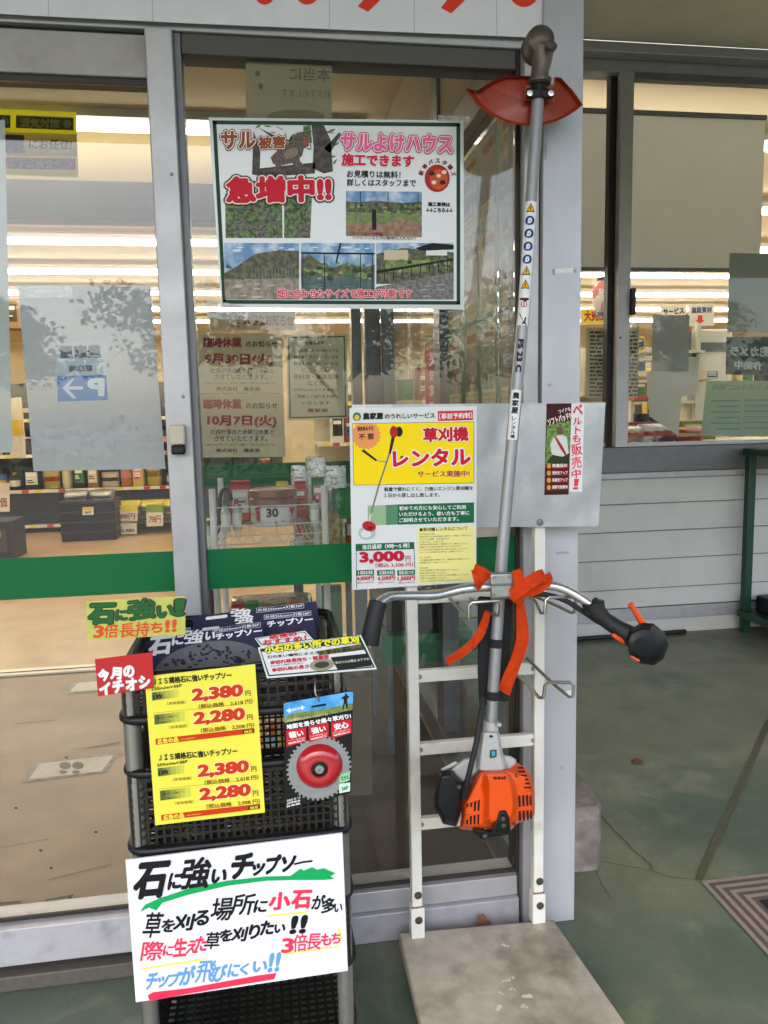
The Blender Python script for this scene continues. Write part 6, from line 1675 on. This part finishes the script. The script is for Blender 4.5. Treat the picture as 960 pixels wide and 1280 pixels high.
def stock(x0, x1, y0, z, lvl, where, zmax=.3, group=None, seed=1, wr_=(.11, .2)):
    random.seed(seed); x = x0+.1; row = []
    while x < x1-.12:
        k = random.choice(kinds); c = random.choice(cols); w_ = random.uniform(*wr_); h_ = random.uniform(.5, 1.1)*zmax
        row.append((k, c, x+w_/2, w_, h_)); x += w_+random.uniform(.004, .03)
    for i, (k, c, xc, w_, h_) in enumerate(row):
        L_ = 'next to the %s %s' % (row[i-1][1][0], row[i-1][0]) if i else 'at the left end'
        R_ = 'before the %s %s' % (row[i+1][1][0], row[i+1][0]) if i < len(row)-1 else 'at the right end'
        lb = '%s %s, %s %s, %s %s' % (c[0], k, L_, R_, lvl, where)
        lb = ' '.join(lb.split()[:16])
        if k == 'carton': carton(lb, xc, y0+.18, z, w_, .2, h_, c[1], random.choice(cols)[1], group=group)
        elif k == 'bottle': bottle(lb, xc, y0+.15, z, w_*.33, h_*1.05, mat('jug_'+c[1].strip('#'), c[1], .3), ink(random.choice(cols)[1]), group)
        elif k == 'bag': sack(lb, xc, y0+.2, z, w_, .12, h_, mat('film_'+c[1].strip('#'), c[1], .35, bump=.3, bs=40, var=.15, vs=20), ink(random.choice(cols)[1]), 'bag', 'bag', group=group)
        else:
            t = thing('tub', lb, 'tub', (xc, y0+.18, z), group)
            MB().lathe((xc, y0+.18, z), (0, 0, 1), [(w_*.38, 0), (w_*.46, h_*.8)], mat('tub_'+c[1].strip('#'), c[1], .4), 20).build('body', t)
            MB().lathe((xc, y0+.18, z), (0, 0, 1), [(w_*.49, h_*.801), (w_*.49, h_*.87), (w_*.2, h_*.88)], ink('#d6d2c6'), 20).build('lid', t)
YS = 6.4
gondola('pale shelving unit inside the shop behind the right window', 2.7, 5.6, YS, (.1, .55, 1.0, 1.42), '#cfc8b4')
stock(2.75, 5.55, YS, 1.0, 'chest high', 'behind the window', .34, 'goods on the pale shelving behind the window', 11)
stock(2.75, 5.55, YS, 1.42, 'top shelf', 'behind the window', .34, 'goods on the pale shelving behind the window', 12)
gondola('dark shelving unit on the sales floor behind the black crate stack', -4.6, .2, 9.2, (.1, .5, .9, 1.3), '#4a4a4c')
stock(-4.5, .15, 9.2, .5, 'low shelf', 'behind the crates', .3, 'goods on the dark shelving', 21)
stock(-4.5, .15, 9.2, .9, 'middle shelf', 'behind the crates', .3, 'goods on the dark shelving', 22)
stock(-4.5, .15, 9.2, 1.3, 'top shelf', 'behind the crates', .3, 'goods on the dark shelving', 23)
gondola('long cream shelving unit seen through the inner glass', .5, 2.6, 7.6, (.1, .55, 1.0, 1.4), '#d3cab0')
stock(.55, 2.55, 7.6, .55, 'low shelf', 'past the inner glass', .32, 'goods on the cream shelving', 31)
stock(.55, 2.55, 7.6, 1.0, 'chest high', 'past the inner glass', .32, 'goods on the cream shelving', 32)
stock(.55, 2.55, 7.6, 1.4, 'top shelf', 'past the inner glass', .32, 'goods on the cream shelving', 33)
# window counter
cz = at(850, 553, y=4.2).z
wc = thing('window_counter', 'pale counter along the inside of the right shop window', 'counter', (3.2, 4.4, .008))
MB().box(1.2, 5.2, 4.15, 4.75, cz-.04, cz, mat('counter_top', '#c9bfa6', .4)).build('counter_top', wc, bevel=.003)
MB().box(1.25, 5.15, 4.2, 4.7, .008, cz-.0405, mat('counter_body', '#bdb29a', .6)).build('cabinet', wc)
redf = mat('red_film', '#8e1a22', .3, col2='#b5453a', vs=20, var=.2, bump=.4, bs=40)
wf = mat('white_purple_film', '#c9c2cc', .3, col2='#6d3a5a', vs=9, lo=.5, hi=.56, bump=.4, bs=40)
def con(px, y=4.28): return at(px, 540, y=y).x
sack('white bag with purple print lying on the window counter', con(822), 4.3, cz, .24, .16, .11, wf, redf, 'snack_bag', 'bag')
sack('dark red bag right of the white purple one on the window counter', con(862), 4.32, cz, .2, .16, .085, redf, ink('#c9b890'), 'snack_bag', 'bag')
sack('silvery bag at the left end of the window counter, by the stile', con(793), 4.3, cz, .13, .12, .10, foil, redf, 'snack_bag', 'bag')
mz = cz+.10
carton('dark red carton at the back of the window counter', con(800, 4.5), 4.52, cz, .16, .1, .12, '#7a1c22', '#c9b070')
t = thing('black_mug', 'black mug behind the white purple bag on the counter', 'mug', (con(803, 4.6), 4.62, cz))
bxm = con(803, 4.6)
MB().lathe((bxm, 4.62, cz), (0, 0, 1), [(.045, 0), (.05, .17), (.045, .171), (.042, .03)], black_pl, 18).build('body', t)
MB().tube([(bxm+.048, 4.62, cz+.14), (bxm+.08, 4.62, cz+.12), (bxm+.08, 4.62, cz+.06), (bxm+.048, 4.62, cz+.04)], .008, black_pl, 8, sm=3).build('handle', t)
for i, px in enumerate((822, 832, 841)):
    x = con(px, 4.6); t = thing('blue_cup', 'small blue cup on the window counter, %s of three' % ('left', 'middle', 'right')[i], 'cup', (x, 4.62, cz), 'blue cups on the counter')
    MB().lathe((x, 4.62, cz), (0, 0, 1), [(.02, 0), (.024, .15), (.02, .151)], mat('cup_blue', '#3f7fb5', .35), 14).build('body', t)
    MB().lathe((x, 4.62, cz), (0, 0, 1), [(.026, .1515), (.026, .165), (.01, .17)], ink('#d0d0cc'), 14).build('lid', t)
carton('yellow carton standing behind the black mug', con(812, 4.7), 4.69, cz, .09, .06, .24, '#d9b93a', '#b23a2e')
carton('olive green flat carton right of the blue cups', con(868, 4.6), 4.6, cz, .24, .1, .12, '#8f9a2c', '#d6d2c6')
wcb = thing('white_cabinet', 'white boxy cabinet standing behind the counter left of the camera poster', 'cabinet', (at(888, 450, y=5.6).x, 5.7, .008))
x0, x1 = at(862, 450, y=5.5).x, at(915, 450, y=5.5).x
MB().box(x0, x1, 5.5, 6.0, .008, at(888, 411, y=5.5).z, mat('white_plastic', '#d2cec2')).build('body', wcb, bevel=.02)
MB().box(x0+.03, x1-.03, 5.494, 5.4995, at(888, 440, y=5.5).z, at(888, 428, y=5.5).z, alu_dk).build('slot_panel', wcb)
for i, (px, pyb, pyt, c, lb) in enumerate(((858, 445, 408, '#a07a4c', 'tall brown carton beside the white cabinet behind the counter'), (802, 470, 440, '#d9cfb4', 'cream carton behind the newspaper sheet, above the red one'), (803, 500, 473, '#b8402f', 'red carton below the cream one behind the newspaper sheet'), (800, 437, 420, '#c9b23c', 'small yellow carton highest beside the newspaper sheet'), (893, 474, 462, '#c9c2ae', 'low cream carton in front of the white cabinet'))):
    yy = 5.35 if i != 4 else 5.2
    q = at(px, pyb, y=yy); h_ = at(px, pyt, y=yy).z-q.z
    carton(lb, q.x, yy+.1, q.z, .1 if i else .11, .15, h_, c, random.choice(('#d6d2c6', '#3a5f92', '#3c7a46')))
bt_ = thing('goods_rack', 'open pale rack holding the cartons between newspaper sheet and white cabinet', 'rack', (at(830, 470, y=5.5).x, 5.5, .008))
x0, x1 = at(788, 470, y=5.5).x, at(868, 470, y=5.5).x
for pyv in (446.5, 474.5, 501.5, 438):
    z = at(820, pyv, y=5.35).z
    MB().box(x0, x1, 5.36, 5.62, z-.02, z-.001, wire_w).build('shelf', bt_)
for x in (x0, x1): MB().box(x-.015, x+.015, 5.45, 5.5, .008, at(820, 405, y=5.5).z, wire_w).build('upright', bt_)
# hanging signs, lantern
def hsign(label, q, y, fn):
    g = Sign('hanging_sign', label, 'sign', yp(y)); g.paper(q, ink('#d8d4c6'), .003); fn(g); g.build()
hsign('white hanging sign with black letters under the ceiling lights behind the window', [(826, 383), (858, 381), (858, 395), (826, 396)], 6.2, lambda g: g.t('サービス', K, 829, 390, 855, 388, 8, 2, .05))
def f11(g):
    g.t('農業資材', ink('#4a4a6a'), 864, 388, 890, 387, 8, 2, .05); g.poly('lettering', RB, [(872, 394), (878, 394), (878, 400), (881, 400), (875, 405), (869, 400), (872, 400)], 2)
hsign('white hanging sign with a red down arrow behind the window', [(861, 380), (893, 379), (893, 407), (861, 408)], 6.1, f11)
def f12(g): g.t('大売出', ink('#b23020'), 730, 395, 757, 394, 14, 2, .06)
hsign('yellow hanging sign below the paper lantern', [(726, 386), (761, 385), (761, 405), (726, 406)], 5.6, lambda g: (g.poly('panel', ink('#e0cc3a'), [(727, 387), (760, 386), (760, 404), (727, 405)], 1), f12(g)))
lc = at(753, 371, y=5.3); lr = (at(766, 371, y=5.3).x-at(741, 371, y=5.3).x)/2; lhh = (at(753, 350, y=5.3).z-at(753, 392, y=5.3).z)/2
t = thing('paper_lantern', 'red and white ribbed paper lantern hanging inside the narrow window', 'lantern', lc)
prof = []
for i in range(19):
    a = -1+2*i/18; prof.append((max(.03, lr*math.sqrt(max(0, 1-abs(a)**2.4)))*(1-.05*(i % 2)), a*lhh))
MB().lathe(lc, (0, 0, 1), prof, mat('lantern_paper', '#cf5a48', .7, col2='#dfc9b8', vs=9, lo=.48, hi=.52), 24).build('shade', t)
for s_ in (-1, 1): MB().lathe(lc+Vector((0, 0, s_*(lhh+.005))), (0, 0, 1), [(.04, -.012), (.04, .012)], black_pl, 18).build('hoop', t)
MB().tube([lc+Vector((0, 0, lhh+.017)), Vector((lc.x, lc.y, 3.09))], .003, black_pl, 6).build('cord', t)
# small hanging bag at the left gap
p = at(20, 535, y=7.6)
sack('white hanging bag with yellow tag in the gap beside the taped poster', p.x, 7.6, at(20, 572, y=7.6).z, .14, .1, .55, mat('white_cloth', '#cfc9b8', .7, bump=.4, bs=20), ink('#d0b03a'), 'hanging_bag', 'bag')
carton('brown carton high on the left behind the sliding door', at(16, 400, y=8.5).x, 8.5, at(16, 412, y=8.5).z, .18, .2, .3, '#9a7a52', '#5a4632')

# ------------------------------------------------------------------ the far side of the car park, mirrored in the panes
kerb = MB(); kerb.box(-40, 40, -13.2, -13.0, -.12, .02, conc); tag(kerb.build('kerb', smooth=0), kind='structure')
vrg = sheet('verge', -40, 40, -40, -13.2, -.02, mat('verge_grass', '#4a5a30', .9, col2='#394a26', vs=3, var=.2))
def leafm(n, c, c2): return mat(n, c, .6, col2=c2, vs=1.5, var=.3)
lfm = [leafm('leaf_a', (.045, .085, .025), (.08, .12, .04)), leafm('leaf_b', (.05, .075, .03), (.075, .11, .035))]
barkm = mat('bark', '#4a3d30', .9, bump=.5, bs=20)
def tree(x, y, h_, r, label, seed):
    random.seed(seed)
    t = thing('tree', label, 'tree', (x, y, -.03), 'trees across the car park')
    tk = MB(); tk.tube([(x, y, -.03), (x+.1, y, h_*.35), (x-.05, y+.1, h_*.75)], [.2, .15, .06], barkm, 10)
    for k in range(6):
        a = random.random()*6.28; z = h_*random.uniform(.3, .6)
        tk.tube([(x, y, z), (x+r*.6*math.cos(a), y+r*.6*math.sin(a), z+h_*.25)], [.07, .02], barkm, 6)
    tk.build('trunk', t)
    cl = [(random.gauss(0, .45), random.gauss(0, .45), random.uniform(-.7, .9), random.uniform(.3, .5)) for _ in range(16)]
    b = MB(); m_ = lfm[seed % 2]
    for _ in range(2600):
        c = random.choice(cl); d = Vector((random.gauss(0, 1), random.gauss(0, 1), random.gauss(0, 1))).normalized()*c[3]*random.random()**.33
        p = Vector((x+(c[0]+d.x)*r, y+(c[1]+d.y)*r, h_*.66+(c[2]+d.z)*h_*.26)); s_ = random.uniform(.1, .2)
        u = Vector((random.gauss(0, 1), random.gauss(0, 1), random.gauss(0, .6))).normalized()*s_; w_ = u.cross(Vector((random.gauss(0, 1), random.gauss(0, 1), random.gauss(0, 1)))).normalized()*s_*.6
        b.poly([p-u, p+w_, p+u, p-w_], m_)
    b.build('crown', t, smooth=0, recalc=False)
for i, (x, y, h_, r, s_) in enumerate(((-10, -27, 6, 3.2, 'round bushy tree left of the tall one across the car park'), (-3, -29, 8, 3.6, 'tallest broad tree across the car park'), (3, -28, 6.5, 3.2, 'medium tree opposite the glass entrance'), (9, -29, 7, 3.4, 'wide tree opposite the corner column'), (15, -27, 6, 3, 'small tree at the right of the tree row'), (-17, -28, 7, 3.4, 'leftmost tree of the row across the car park'), (22, -29, 7.5, 3.4, 'rightmost tree of the row across the car park'))): tree(x, y, h_, r, s_, 40+i)
random.seed(5)
hg = MB()
for _ in range(6000):
    p = Vector((random.uniform(-26, 26), -14.4+random.uniform(-.6, .6), random.uniform(0, 1.25)+.12*math.sin(_)))
    s_ = random.uniform(.06, .13); u = Vector((random.gauss(0, 1), random.gauss(0, 1), random.gauss(0, 1))).normalized()*s_; w_ = u.cross(Vector((random.gauss(0, 1), random.gauss(0, 1), random.gauss(0, 1)))).normalized()*s_*.7
    hg.poly([p-u, p+w_, p+u, p-w_], lfm[_ % 2])
hr = thing('hedge', 'long clipped green hedge along the kerb across the car park', 'hedge', (0, -14.4, -.02))
hg.build('foliage', hr, smooth=0, recalc=False)
hs_ = MB()
for i in range(40): hs_.tube([(-25.5+i*1.3, -14.4, -.02), (-25.4+i*1.3, -14.4, .9)], .03, barkm, 5)
hs_.build('stems', hr)
